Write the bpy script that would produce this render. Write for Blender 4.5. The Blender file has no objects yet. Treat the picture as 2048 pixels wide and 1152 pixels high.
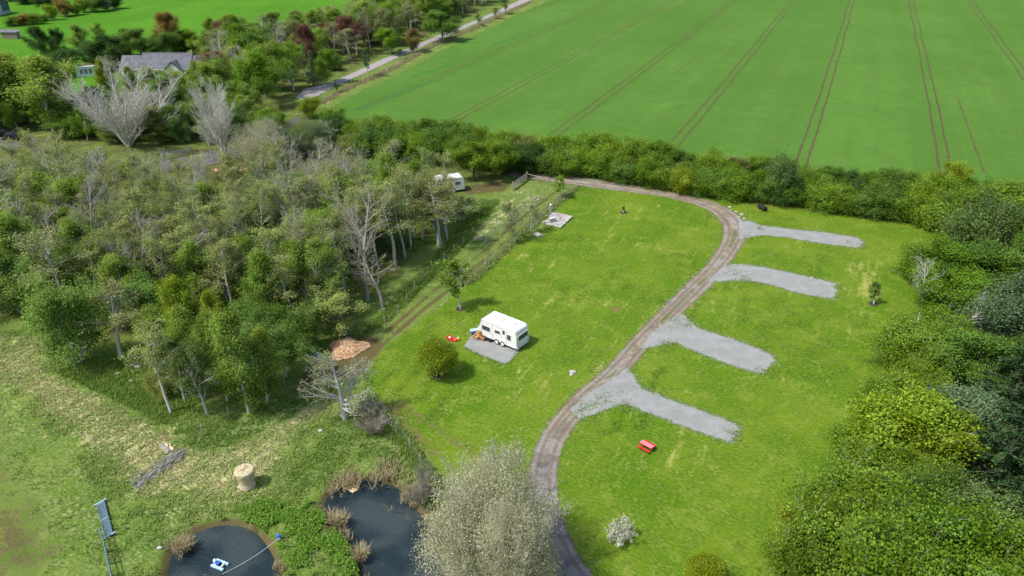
import bpy, bmesh, math, random
import numpy as np
from mathutils import Vector, Matrix

sc = bpy.context.scene
# ------------------------------------------------------------------ camera, light
F, CH, HV = 1500.0, 45.0, -228.0
TH = math.atan((576 - HV) / F)
cT, sT = math.cos(TH), math.sin(TH)
cam = bpy.data.cameras.new('camera'); co = bpy.data.objects.new('camera', cam)
sc.collection.objects.link(co); sc.camera = co
cam.sensor_width = 36; cam.lens = 36 * F / 2048; cam.clip_end = 6000; cam.clip_start = 0.5
co.location = (0, 0, CH); co.rotation_euler = (math.pi / 2 - TH, 0, 0)

SUN_EL, SUN_AZ = math.radians(56), math.radians(-116)      # azimuth from +Y, clockwise
w = bpy.data.worlds.new('World'); sc.world = w; w.use_nodes = True
nt = w.node_tree; bg = nt.nodes['Background']
sky = nt.nodes.new('ShaderNodeTexSky'); sky.sky_type = 'NISHITA'; sky.sun_disc = False
sky.sun_elevation = SUN_EL; sky.sun_rotation = SUN_AZ; sky.dust_density = 2.5; sky.air_density = 1.0
nt.links.new(sky.outputs[0], bg.inputs[0]); bg.inputs[1].default_value = 0.15
sd = bpy.data.lights.new('sun', 'SUN'); so = bpy.data.objects.new('sun', sd); sc.collection.objects.link(so)
sd.energy = 3.1; sd.angle = math.radians(3); sd.color = (1.0, 0.95, 0.86)
dirv = Vector((math.sin(SUN_AZ) * math.cos(SUN_EL), math.cos(SUN_AZ) * math.cos(SUN_EL), math.sin(SUN_EL)))
so.rotation_euler = dirv.to_track_quat('Z', 'Y').to_euler(); so.location = (0, 0, 80)
sc.view_settings.view_transform = 'Standard'; sc.view_settings.look = 'None'
sc.view_settings.exposure = 0.45; sc.view_settings.gamma = 1
sc.view_settings.use_curve_mapping = False

# ------------------------------------------------------------------ survey helpers
def at(u, v, h=0.0):
    x = (u - 1024) / F; y = (576 - v) / F
    t = (CH - h) / (sT - y * cT)
    return (x * t, (cT + y * sT) * t)
def height_at(Y, v):
    y = (576 - v) / F
    return CH + Y * (-sT + y * cT) / (cT + y * sT)
def mpp(v):                                    # metres per photo pixel on the ground row
    return CH / (cT * (v - HV))
def gp(pts, h=0.0): return [at(u, v, h) for u, v in pts]
COL = sc.collection
rnd = random.Random(7)
def tag(o, label=None, cat=None, group=None, kind=None):
    if label: o['label'] = label
    if cat: o['category'] = cat
    if group: o['group'] = group
    if kind: o['kind'] = kind
    return o
def empty(name, loc=(0, 0, 0), rz=0, label=None, cat=None, group=None):
    o = bpy.data.objects.new(name, None); COL.objects.link(o)
    o.location = loc; o.rotation_euler = (0, 0, rz); o.empty_display_size = .3
    return tag(o, label, cat, group)
def link(name, me, parent=None, mat=None):
    o = bpy.data.objects.new(name, me); COL.objects.link(o)
    if parent: o.parent = parent
    if mat and not me.materials: me.materials.append(mat)
    return o
def np_mesh(name, V, faces, smooth=False, attrs=None, mat=None):
    me = bpy.data.meshes.new(name); V = np.asarray(V, np.float32)
    if isinstance(faces, np.ndarray): faces = [faces]
    faces = [f for f in faces if len(f)]
    loops = np.concatenate([f.ravel() for f in faces]).astype(np.int32)
    tot = np.concatenate([np.full(len(f), f.shape[1]) for f in faces]).astype(np.int32)
    st = np.concatenate([[0], np.cumsum(tot)[:-1]]).astype(np.int32)
    me.vertices.add(len(V)); me.vertices.foreach_set('co', V.ravel())
    me.loops.add(len(loops)); me.loops.foreach_set('vertex_index', loops)
    me.polygons.add(len(tot)); me.polygons.foreach_set('loop_start', st)
    me.polygons.foreach_set('use_smooth', np.full(len(tot), smooth))
    me.update(calc_edges=True)
    for k, a in (attrs or {}).items():
        at_ = me.attributes.new(k, 'FLOAT', 'POINT'); at_.data.foreach_set('value', np.asarray(a, np.float32))
    if mat: me.materials.append(mat)
    return me

def catmull(pts, closed=False, step=0.6):
    P = [np.array(p, float) for p in pts]; n = len(P); out = []
    for i in range(n if closed else n - 1):
        p1, p2 = P[i], P[(i + 1) % n]
        p0 = P[(i - 1) % n] if closed or i > 0 else 2 * p1 - p2
        p3 = P[(i + 2) % n] if closed or i < n - 2 else 2 * p2 - p1
        k = max(1, int(np.linalg.norm(p2 - p1) / step))
        for j in range(k):
            t = j / k
            out.append(.5 * (2 * p1 + (p2 - p0) * t + (2 * p0 - 5 * p1 + 4 * p2 - p3) * t * t + (3 * p1 - p0 - 3 * p2 + p3) * t ** 3))
    if not closed: out.append(P[-1])
    return np.array(out)
def seg_dist(pl, X, Y, closed):
    A = pl; B = np.roll(pl, -1, 0)
    if not closed: A = A[:-1]; B = pl[1:]
    best = np.full(X.shape, 1e9); cx = np.zeros(X.shape); cy = np.zeros(X.shape)
    for (ax, ay), (bx, by) in zip(A, B):
        dx, dy = bx - ax, by - ay; L = dx * dx + dy * dy + 1e-12
        t = np.clip(((X - ax) * dx + (Y - ay) * dy) / L, 0, 1)
        px, py = ax + t * dx, ay + t * dy
        d = (X - px) ** 2 + (Y - py) ** 2
        m = d < best
        best = np.where(m, d, best); cx = np.where(m, px, cx); cy = np.where(m, py, cy)
    return np.sqrt(best), cx, cy
def inside(pl, X, Y):
    r = np.zeros(X.shape, bool)
    for (ax, ay), (bx, by) in zip(pl, np.roll(pl, -1, 0)):
        if ay == by: continue
        c = ((ay > Y) != (by > Y)) & (X < (bx - ax) * (Y - ay) / (by - ay) + ax)
        r ^= c
    return r
def sdf(pl, X, Y):
    d, cx, cy = seg_dist(pl, X, Y, True)
    return np.where(inside(pl, X, Y), d, -d)
def soft(poly, X, Y, fe):                      # 1 inside, fading over fe metres
    s = sdf(np.array(poly), X, Y)
    return np.clip(s / fe + .5, 0, 1)
def near(pl, X, Y, wd, fe):
    pl = np.array(pl); m = (X > pl[:, 0].min() - 8) & (X < pl[:, 0].max() + 8) & (Y > pl[:, 1].min() - 8) & (Y < pl[:, 1].max() + 8)
    r = np.zeros(X.shape)
    if m.any():
        d, _, _ = seg_dist(pl, X[m], Y[m], False); r[m] = np.clip((wd + fe - d) / fe, 0, 1)
    return r
_rs = np.random.RandomState(3); _lat = _rs.rand(256, 256)
def vnoise(X, Y, s):
    x = X / s + 500.3; y = Y / s + 500.7
    i = np.floor(x).astype(int); j = np.floor(y).astype(int); a = x - i; b = y - j
    a = a * a * (3 - 2 * a); b = b * b * (3 - 2 * b)
    g = lambda p, q: _lat[p % 256, q % 256]
    return (g(i, j) * (1 - a) + g(i + 1, j) * a) * (1 - b) + (g(i, j + 1) * (1 - a) + g(i + 1, j + 1) * a) * b
def fbm(X, Y, s): return vnoise(X, Y, s) * .55 + vnoise(X + 37, Y - 11, s / 2.3) * .3 + vnoise(X - 71, Y + 5, s / 5) * .15

def grid_mesh(xs, ys):
    X, Y = np.meshgrid(xs, ys); nx, ny = len(xs), len(ys)
    idx = np.arange(nx * ny).reshape(ny, nx)
    Fq = np.stack([idx[:-1, :-1], idx[:-1, 1:], idx[1:, 1:], idx[1:, :-1]], -1).reshape(-1, 4)
    return X.ravel(), Y.ravel(), Fq
def sheet(name, poly, res, z, mat, rag=.1, attrf=None, parent=None, closed_smooth=True):
    pl = catmull(poly, True, max(res, .4)) if closed_smooth else np.array(poly, float)
    x0, y0 = pl.min(0) - res; x1, y1 = pl.max(0) + res
    X, Y, Q = grid_mesh(np.arange(x0, x1 + res, res), np.arange(y0, y1 + res, res))
    ins = inside(pl, X, Y)
    keep = ins[Q].any(1); Q = Q[keep]
    used, inv = np.unique(Q, return_inverse=True); Q = inv.reshape(Q.shape)
    X, Y, ins = X[used], Y[used], ins[used]
    ou = ~ins
    _, cx, cy = seg_dist(pl, X[ou], Y[ou], True)
    r = _rs
    X[ou] = cx + r.normal(0, rag, ou.sum()); Y[ou] = cy + r.normal(0, rag, ou.sum())
    at_ = {}
    if attrf: at_ = attrf(X, Y)
    Zs = np.full(len(X), z); Zs[ou] -= r.uniform(0, .003 if z > .003 else .0015, ou.sum())
    me = np_mesh(name, np.stack([X, Y, Zs], 1), Q, attrs=at_, mat=mat)
    o = link(name, me, parent)
    if not parent: o['kind'] = 'structure'
    return o

# ------------------------------------------------------------------ material helpers
class NT:
    def __init__(s, name):
        s.m = bpy.data.materials.new(name); s.m.use_nodes = True; s.t = s.m.node_tree
        s.b = s.t.nodes['Principled BSDF']; s.out = s.t.nodes['Material Output']; s._pos = None
    def n(s, t, **k):
        nd = s.t.nodes.new(t)
        for a, v in k.items(): setattr(nd, a, v)
        return nd
    def put(s, sock, v):
        if isinstance(v, bpy.types.NodeSocket): s.t.links.new(v, sock)
        elif isinstance(v, (tuple, list)): sock.default_value = (*v, 1) if len(v) == 3 and sock.type == 'RGBA' else v
        else: sock.default_value = v
    @property
    def pos(s):
        if s._pos is None: s._pos = s.n('ShaderNodeNewGeometry').outputs['Position']
        return s._pos
    def attr(s, name): return s.n('ShaderNodeAttribute', attribute_name=name).outputs['Fac']
    def math(s, op, a, b=0.0, clamp=False):
        nd = s.n('ShaderNodeMath', operation=op, use_clamp=clamp); s.put(nd.inputs[0], a); s.put(nd.inputs[1], b); return nd.outputs[0]
    def noise(s, scale, detail=3, rough=.6, vec=None, dist=0.0, stretch=None, rot=0.0):
        nd = s.n('ShaderNodeTexNoise'); v = vec or s.pos
        if stretch:
            mp = s.n('ShaderNodeMapping'); s.put(mp.inputs[0], v); mp.inputs['Rotation'].default_value = (0, 0, rot); mp.inputs['Scale'].default_value = stretch; v = mp.outputs[0]
            if rot:
                mp.inputs['Scale'].default_value = (1, 1, 1); m2 = s.n('ShaderNodeMapping'); s.put(m2.inputs[0], v); m2.inputs['Scale'].default_value = stretch; v = m2.outputs[0]
        s.put(nd.inputs['Vector'], v)
        nd.inputs['Scale'].default_value = scale; nd.inputs['Detail'].default_value = detail
        nd.inputs['Roughness'].default_value = rough; nd.inputs['Distortion'].default_value = dist
        return nd.outputs['Fac']
    def step(s, v, lo, hi, a=0.0, b=1.0):
        nd = s.n('ShaderNodeMapRange', interpolation_type='SMOOTHSTEP'); s.put(nd.inputs['Value'], v)
        nd.inputs['From Min'].default_value = lo; nd.inputs['From Max'].default_value = hi
        nd.inputs['To Min'].default_value = a; nd.inputs['To Max'].default_value = b; return nd.outputs['Result']
    def mix(s, f, a, b, mode='MIX'):
        nd = s.n('ShaderNodeMix', data_type='RGBA', blend_type=mode); s.put(nd.inputs[0], f); s.put(nd.inputs[6], a); s.put(nd.inputs[7], b); return nd.outputs[2]
    def bump(s, h, dist=.05, strength=.6):
        nd = s.n('ShaderNodeBump'); nd.inputs['Distance'].default_value = dist; nd.inputs['Strength'].default_value = strength
        s.put(nd.inputs['Height'], h); s.t.links.new(nd.outputs[0], s.b.inputs['Normal'])
    def fin(s, col, rough=.8, spec=.3, metal=0.0):
        s.put(s.b.inputs['Base Color'], col); s.put(s.b.inputs['Roughness'], rough)
        s.b.inputs['Specular IOR Level'].default_value = spec; s.b.inputs['Metallic'].default_value = metal
        return s.m
def plain(name, col, rough=.6, metal=0.0, var=.12, scale=6.0, spec=.4, bump=0.0):
    k = NT(name); n = k.noise(scale, 4, .65)
    f = k.step(n, .3, .7)
    c = k.mix(f, tuple(x * (1 - var) for x in col), tuple(min(1, x * (1 + var)) for x in col))
    if bump: k.bump(k.noise(scale * 5, 3), bump)
    return k.fin(c, rough, spec, metal)

def grass_mat(name, base, lite, dark, dryc, soilc, spk=1.1, top=.92):
    k = NT(name)
    n1 = k.noise(.13, 3, .55); n2 = k.noise(.7, 4, .65, dist=.6); n3 = k.noise(2.6, 4, .62, stretch=(1, 1.7, 1), rot=.6); n4 = k.noise(17, 2, .7)
    ns = k.noise(1.5, 3, .6, stretch=(1, .13, 1), rot=.45); n5 = k.noise(.33, 4, .6, dist=1.2)
    dry, lush, soil = k.attr('dry'), k.attr('lush'), k.attr('soil')  # lush: rich grass, plus tree shadow painted onto the meadow
    c = k.mix(k.step(n1, .35, .68), base, lite)
    c = k.mix(k.math('MULTIPLY', k.step(n2, .42, .62), .42), c, dark)
    c = k.mix(k.step(k.math('ADD', lush, k.math('MULTIPLY', k.math('SUBTRACT', n2, .5), .7)), .35, .75), c, tuple(x * .72 for x in dark))
    yl = k.math('MULTIPLY', k.step(k.math('ADD', n3, k.math('MULTIPLY', n2, .35)), .56, .86), .45)
    c = k.mix(k.math('MULTIPLY', k.step(k.math('ADD', n5, k.math('MULTIPLY', k.math('SUBTRACT', n3, .5), .5)), .50, .66), .55), c, tuple(a * .8 + b * .2 for a, b in zip(lite, dryc)))
    c = k.mix(yl, c, tuple(a * .55 + b * .45 for a, b in zip(lite, dryc)))
    dm = k.math('ADD', dry, k.math('ADD', k.math('MULTIPLY', k.math('SUBTRACT', n3, .5), spk), k.math('ADD', k.math('MULTIPLY', k.math('SUBTRACT', n2, .5), .9), k.math('MULTIPLY', k.math('SUBTRACT', ns, .5), 1.0))))
    c = k.mix(k.step(dm, .40, .84, 0, top), c, dryc)
    sm = k.math('ADD', soil, k.math('ADD', k.math('MULTIPLY', k.math('SUBTRACT', n3, .5), .9), k.math('MULTIPLY', k.math('SUBTRACT', n2, .5), .5)))
    c = k.mix(k.step(sm, .40, .72, 0, .93), c, k.mix(n4, tuple(x * .75 for x in soilc), tuple(x * 1.3 for x in soilc)))
    g = k.step(n4, .3, .7, .78, 1.2)
    cb = k.n('ShaderNodeCombineXYZ'); [k.put(cb.inputs[i], g) for i in range(3)]
    c = k.mix(1.0, c, cb.outputs[0], 'MULTIPLY')
    k.bump(k.math('ADD', k.math('MULTIPLY', n4, .6), k.math('ADD', k.math('MULTIPLY', n3, .5), n2)), .08, .45)
    return k.fin(c, .95, .03)
M = {}
M['meadow'] = grass_mat('meadow_grass', (.080, .155, .020), (.125, .19, .032), (.045, .115, .016), (.49, .44, .23), (.105, .080, .040))
M['lawn'] = grass_mat('mown_lawn', (.062, .150, .005), (.120, .196, .012), (.032, .102, .005), (.36, .36, .10), (.17, .125, .060), .55, .7)

def crop_mat(name, a, b, c_, soilc, ang, rows=True):
    k = NT(name)
    n1 = k.noise(.025, 4, .6); n2 = k.noise(.25, 4, .6); n3 = k.noise(5.0, 3, .75)
    st = k.noise(1.0, 3, .6, stretch=(1.6, .03, 1), rot=ang)
    c = k.mix(k.step(n1, .3, .7), a, b); c = k.mix(k.math('MULTIPLY', k.step(n2, .35, .7), .45), c, c_)
    c = k.mix(k.math('MULTIPLY', k.step(st, .42, .66), .38 if rows else .1), c, soilc)
    c = k.mix(k.math('MULTIPLY', k.step(n3, .5, .75), .25), c, tuple(x * .6 for x in c_))
    sw = k.noise(1.0, 2, .5, stretch=(.09, .0015, 1), rot=ang); r2 = k.noise(1.0, 4, .7, stretch=(.45, .02, 1), rot=ang)
    c = k.mix(k.step(sw, .4, .6, 0, .35), c, c_); c = k.mix(k.step(r2, .5, .72, 0, .35 if rows else .1), c, tuple(x * .8 for x in soilc))
    k.bump(k.math('ADD', n3, st), .08, .5)
    return k.fin(c, .95, .02)
PSI = math.atan((1773 - 1024) / F * cT)
M['crop'] = crop_mat('young_cereal_crop', (.076, .175, .028), (.097, .208, .038), (.058, .146, .022), (.11, .165, .035), PSI)
M['pasture'] = crop_mat('far_pasture', (.070, .205, .014), (.095, .245, .022), (.052, .160, .012), (.10, .16, .04), 0, False)

def gravel_mat(name, a, b, weed, weedamt=.0):
    k = NT(name)
    n1 = k.noise(.6, 4, .6); n2 = k.noise(9, 3, .8); n3 = k.noise(30, 2, .8)
    vr = k.n('ShaderNodeTexVoronoi'); k.put(vr.inputs['Vector'], k.pos); vr.inputs['Scale'].default_value = 16
    c = k.mix(k.step(n1, .3, .7), a, b)
    c = k.mix(k.math('MULTIPLY', k.step(n2, .42, .66), .6), c, tuple(x * .5 for x in a))
    c = k.mix(k.math('MULTIPLY', k.step(n3, .5, .8), .5), c, tuple(min(.8, x * 1.45) for x in b))
    e = k.attr('edge')                          # 1 at the rim, 0 inside
    wm = k.math('ADD', k.math('MULTIPLY', e, .42), k.math('MULTIPLY', k.noise(1.8, 4, .75, dist=.8), .75))
    c = k.mix(k.step(wm, .66 - weedamt, .74 - weedamt, 0, .85), c, weed)
    k.bump(k.math('ADD', n2, vr.outputs['Distance']), .05, .7)
    return k.fin(c, .85, .25)
M['gravel'] = gravel_mat('grey_gravel', (.265, .275, .265), (.335, .348, .338), (.08, .15, .02))

def track_mat():
    k = NT('stony_track')
    d = k.attr('across'); wet = k.attr('wet'); al = k.attr('weed')
    n1 = k.noise(.5, 4, .65, dist=.5); n2 = k.noise(7, 4, .8); n3 = k.noise(26, 2, .8); n4 = k.noise(1.6, 4, .7, dist=1.0)
    c = k.mix(k.step(n1, .35, .65), (.190, .150, .105), (.295, .248, .185))
    c = k.mix(k.math('MULTIPLY', k.step(n4, .5, .62), .6), c, (.36, .33, .30))
    c = k.mix(wet, c, k.mix(k.step(n1, .4, .6), (.14, .132, .13), (.22, .212, .208)))
    # darker damp streaks between the wheel paths and down the rim
    ctr = k.math('SUBTRACT', 1, k.step(k.math('ABSOLUTE', d), .12, .36))
    gm = k.math('ADD', k.math('MULTIPLY', ctr, .42), k.math('ADD', k.math('MULTIPLY', n4, .5), k.math('MULTIPLY', n1, .35)))
    c = k.mix(k.math('MULTIPLY', k.math('MULTIPLY', k.step(gm, .70, .86), k.step(k.noise(.11, 2, .6), .44, .56)), al), c, (.115, .135, .045))
    gv = k.noise(.22, 3, .6, dist=1.0); c = k.mix(k.step(gv, .54, .62, 0, .55), c, (.31, .30, .285)); c = k.mix(k.step(k.noise(1.1, 5, .75, dist=1.4), .54, .62, 0, .55), c, (.15, .115, .085))
    wr = k.math('SUBTRACT', 1, k.step(k.math('ABSOLUTE', k.math('SUBTRACT', k.math('ABSOLUTE', d), .46)), .06, .22)); c = k.mix(k.math('MULTIPLY', wr, k.step(n4, .3, .6, .25, .75)), c, (.135, .105, .075))
    rim = k.step(k.math('ADD', k.math('ABSOLUTE', d), k.math('MULTIPLY', k.math('SUBTRACT', n4, .5), .5)), .78, 1.0, 0, .8)
    c = k.mix(rim, c, (.115, .085, .06))
    c = k.mix(k.math('MULTIPLY', k.step(n2, .48, .72), .4), c, (.12, .10, .09))
    c = k.mix(k.math('MULTIPLY', k.step(n3, .55, .8), .4), c, (.5, .48, .46))
    pd = k.math('MULTIPLY', k.step(k.noise(.55, 2, .5, dist=.4), .60, .66), wet)
    c = k.mix(k.math('MULTIPLY', pd, .75), c, (.06, .052, .045))
    k.bump(k.math('ADD', k.math('MULTIPLY', n4, 1.5), n2), .07, .7)
    k.fin(c, .85, .25)
    k.put(k.b.inputs['Roughness'], k.mix(pd, (.85, .85, .85), (.25, .25, .25)))
    return k.m
M['track'] = track_mat()
M['tarmac'] = plain('worn_tarmac', (.30, .275, .27), .85, var=.18, scale=1.2, bump=.02)
M['darkroad'] = plain('dark_driveway', (.10, .096, .092), .8, var=.3, scale=.6, bump=.02)

def leaf_mat(name, trans=.5):
    k = NT(name); oi = k.n('ShaderNodeObjectInfo')
    col = oi.outputs['Color']; lv = k.attr('leafvar')
    n = k.noise(.45, 2, .5)
    hsv = k.n('ShaderNodeHueSaturation'); k.put(hsv.inputs['Color'], col)
    k.put(hsv.inputs['Hue'], k.math('ADD', .487, k.math('ADD', k.math('MULTIPLY', lv, .026), k.math('MULTIPLY', k.math('SUBTRACT', oi.outputs['Random'], .5), .012))))
    k.put(hsv.inputs['Value'], k.math('MULTIPLY', k.step(lv, 0, 1, .62, 1.42), k.step(n, .3, .7, .78, 1.22)))
    k.put(hsv.inputs['Saturation'], k.step(n, .3, .7, 1.02, .94))
    c = hsv.outputs[0]; k.fin(c, .75, .10)
    tr = k.n('ShaderNodeBsdfTranslucent'); k.put(tr.inputs[0], c)
    mx = k.n('ShaderNodeMixShader'); mx.inputs[0].default_value = trans
    k.t.links.new(k.b.outputs[0], mx.inputs[1]); k.t.links.new(tr.outputs[0], mx.inputs[2]); k.t.links.new(mx.outputs[0], k.out.inputs[0])
    return k.m
def bark_mat(name):
    k = NT(name); oi = k.n('ShaderNodeObjectInfo'); n = k.noise(5, 4, .7, stretch=(1, 1, 3)); g = k.noise(1.3, 2)
    c = k.mix(k.step(n, .35, .65, .0, .45), oi.outputs['Color'], (.07, .06, .05))
    c = k.mix(k.step(g, .5, .75, 0, .25), c, (.12, .14, .05))
    k.bump(n, .02); return k.fin(c, .85, .2)
M['leaf'] = leaf_mat('leaves'); M['bark'] = bark_mat('bark')
M['needle'] = leaf_mat('needles', .08)

def blade_mat(name, a, b, c_):
    k = NT(name); d = k.attr('dry'); v = k.attr('leafvar')
    c = k.mix(v, a, b); c = k.mix(d, c, c_)
    k.fin(c, .7, .2)
    tr = k.n('ShaderNodeBsdfTranslucent'); k.put(tr.inputs[0], c)
    mx = k.n('ShaderNodeMixShader'); mx.inputs[0].default_value = .35
    k.t.links.new(k.b.outputs[0], mx.inputs[1]); k.t.links.new(tr.outputs[0], mx.inputs[2]); k.t.links.new(mx.outputs[0], k.out.inputs[0])
    return k.m
M['blade'] = blade_mat('grass_blades', (.13, .25, .030), (.22, .33, .05), (.60, .54, .32))
M['reed'] = blade_mat('dead_reeds', (.27, .23, .11), (.46, .40, .23), (.5, .45, .3))
M['dock'] = blade_mat('dock_leaves', (.085, .23, .02), (.21, .38, .04), (.30, .22, .09))
def water_mat():
    k = NT('pond_water')
    n = k.noise(1.0, 3, .6, stretch=(2.2, 6, 1), rot=.35); n2 = k.noise(.25, 3, .5)
    c = k.mix(k.step(n2, .4, .65), (.014, .026, .032), (.040, .056, .058))  # blue-grey cloud reflection painted into the water colour
    k.bump(n, .08, .9); k.fin(c, .06, .5); k.b.inputs['IOR'].default_value = 1.33
    return k.m
M['water'] = water_mat()

# ------------------------------------------------------------------ ground
POND_A = [(655, 1012), (668, 988), (700, 970), (740, 965), (772, 972), (800, 985), (818, 1012), (850, 1040), (880, 1072), (905, 1108), (922, 1150), (945, 1230), (760, 1240), (735, 1180), (725, 1135), (716, 1098), (690, 1070), (665, 1042)]
POND_B = [(342, 1150), (350, 1112), (372, 1086), (400, 1067), (440, 1056), (480, 1058), (510, 1072), (530, 1097), (545, 1125), (560, 1165), (575, 1230), (330, 1240), (332, 1190)]
pondA = catmull(gp(POND_A, -.45), True, .5); pondB = catmull(gp(POND_B, -.45), True, .5)
WOOD = [(-250, 660), (0, 650), (110, 650), (160, 715), (240, 700), (300, 770), (340, 815), (500, 822), (560, 780), (600, 730), (640, 690), (720, 655), (790, 590), (870, 490), (925, 430), (930, 400), (1040, 350), (1300, 376), (1450, 392), (1650, 415), (1850, 448), (2200, 520), (2200, 300), (1850, 400), (1500, 340), (1100, 290), (640, 215), (600, 190), (700, 150), (880, 62), (1000, 10), (900, -20), (740, 40), (600, 75), (430, 100), (250, 110), (100, 130), (0, 150), (-300, 180)]
RBELT = [(1900, 470), (1860, 560), (1790, 680), (1740, 760), (1690, 860), (1650, 960), (1570, 1080), (1540, 1240), (2500, 1240), (2600, 500), (2100, 420)]
def ground_attrs(X, Y):
    g = lambda p: np.array(gp(p))
    n = fbm(X, Y, 5); n2 = fbm(X + 90, Y, 1.6)
    wood = np.maximum(soft(g(WOOD), X, Y, 5), soft(g(RBELT), X, Y, 4))
    dry = .54 * soft(g([(-60, 660), (100, 665), (110, 735), (230, 800), (330, 850), (480, 880), (420, 970), (270, 975), (150, 900), (60, 800), (-60, 760)]), X, Y, 3)
    dry = np.maximum(dry, .55 * soft(g([(500, 850), (640, 790), (700, 800), (600, 870), (540, 960), (470, 1010), (380, 980), (250, 1010), (270, 970), (420, 900)]), X, Y, 2.5))
    dry = np.maximum(dry, .5 * soft(g([(860, 420), (960, 400), (1100, 385), (1080, 410), (960, 480), (900, 500)]), X, Y, 2))
    dry = np.maximum(dry, .52 * near(gp([(640, 208), (690, 180), (770, 145), (830, 112), (880, 85), (930, 65), (990, 37), (1060, 5)]), X, Y, .8, 1.5))
    dry = np.maximum(dry, .25 + 0 * X) * (1 - .8 * wood)
    dry = dry + .35 * (n - .5)
    lush = .75 * soft(g([(105, 742), (180, 728), (330, 700), (420, 790), (330, 850), (230, 800)]), X, Y, .8)
    lush = np.maximum(lush, .8 * soft(g([(350, 860), (500, 835), (600, 790), (640, 800), (540, 860), (430, 905), (340, 890)]), X, Y, 1.2))  # shadow of the front trees, painted into the grass through lush
    lush = np.maximum(lush, .8 * soft(g([(700, 690), (740, 650), (800, 590), (880, 500), (960, 400), (1000, 400), (940, 480), (860, 560), (780, 640)]), X, Y, 1.5))  # lush grass strip, with the wood's cast shadow painted in
    lush = np.maximum(lush, .6 * soft(g([(600, 900), (700, 830), (800, 880), (840, 940), (700, 930), (600, 1000), (560, 960)]), X, Y, 2))
    lush = np.maximum(lush, .5 * wood)
    dry = np.where(lush > .4, dry * .35, dry)
    soil = .55 * wood * (.4 + n2 * 1.1)
    ruts = [[(690, 735), (740, 690), (800, 640), (860, 587), (960, 507), (1060, 422), (1118, 378)], [(735, 715), (790, 668), (850, 615), (890, 585), (985, 505), (1075, 430), (1130, 383)]]
    for r in ruts: soil = np.maximum(soil, .85 * near(gp(r), X, Y, .1, .65) * (.5 + .8 * n2))
    soil = np.maximum(soil, .8 * soft(g([(640, 700), (690, 665), (760, 670), (770, 700), (720, 760), (650, 760), (600, 790), (560, 800), (600, 750)]), X, Y, 2.2))
    soil = np.maximum(soil, .75 * soft(g([(925, 372), (1000, 360), (1030, 362), (1010, 385), (930, 390)]), X, Y, 1.5))
    soil = np.maximum(soil, .56 * soft(g([(-100, 840), (60, 860), (110, 960), (160, 1080), (120, 1200), (-100, 1200)]), X, Y, 8) * (.45 + n))
    soil = np.maximum(soil, .55 * soft(g([(200, 1000), (260, 1000), (270, 1020), (190, 1020)]), X, Y, 2))
    soil = np.maximum(soil, .6 * soft(g([(700, 800), (760, 800), (790, 870), (740, 880), (690, 850)]), X, Y, 2))
    soil = np.maximum(soil, .65 * soft(g([(310, 310), (420, 290), (520, 300), (540, 340), (440, 360), (320, 345)]), X, Y, 3))
    for p in (pondA, pondB):
        d = sdf(p, X, Y); soil = np.maximum(soil, .8 * np.clip((1.6 + d) / 1.2, 0, 1))
    return {'dry': dry, 'lush': lush, 'soil': soil}
xs = np.concatenate([[-3000, -1200, -500, -300, -220], np.arange(-180, -60, 2.0), np.arange(-60, 60, .5), np.arange(60, 181, 3.0), [300, 600, 1400, 3000]])
ys = np.concatenate([[-400, -100, -20, 10], np.arange(26, 110, .5), np.arange(110, 200, 1.2), np.arange(200, 360, 4.0), [400, 550, 900, 1600, 4500]])
X, Y, Q = grid_mesh(xs, ys)
A = ground_attrs(X, Y)
Z = np.zeros(len(X)) + (fbm(X, Y, 2.2) - .5) * .05 * (Y < 130)
Z -= .055
for p in (pondA, pondB):
    m = (X > p[:, 0].min() - 4) & (X < p[:, 0].max() + 4) & (Y > p[:, 1].min() - 4) & (Y < p[:, 1].max() + 4)
    d = sdf(p, X[m], Y[m]); Z[m] = np.where(d > -1.0, Z[m] - np.clip((d + .9) * .75, 0, 1.4), Z[m])
gr = link('ground', np_mesh('ground', np.stack([X, Y, Z], 1), Q, True, A, M['meadow'])); gr['kind'] = 'structure'

# water
for p, lab in ((pondA, 'a'), (pondB, 'b')):
    q = []
    c0 = p.mean(0)
    for v in p: q.append(c0 + (v - c0) * 1.06)
    o = sheet('pond_water', q, .8, -.5, M['water'], rag=0, closed_smooth=False)

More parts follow.
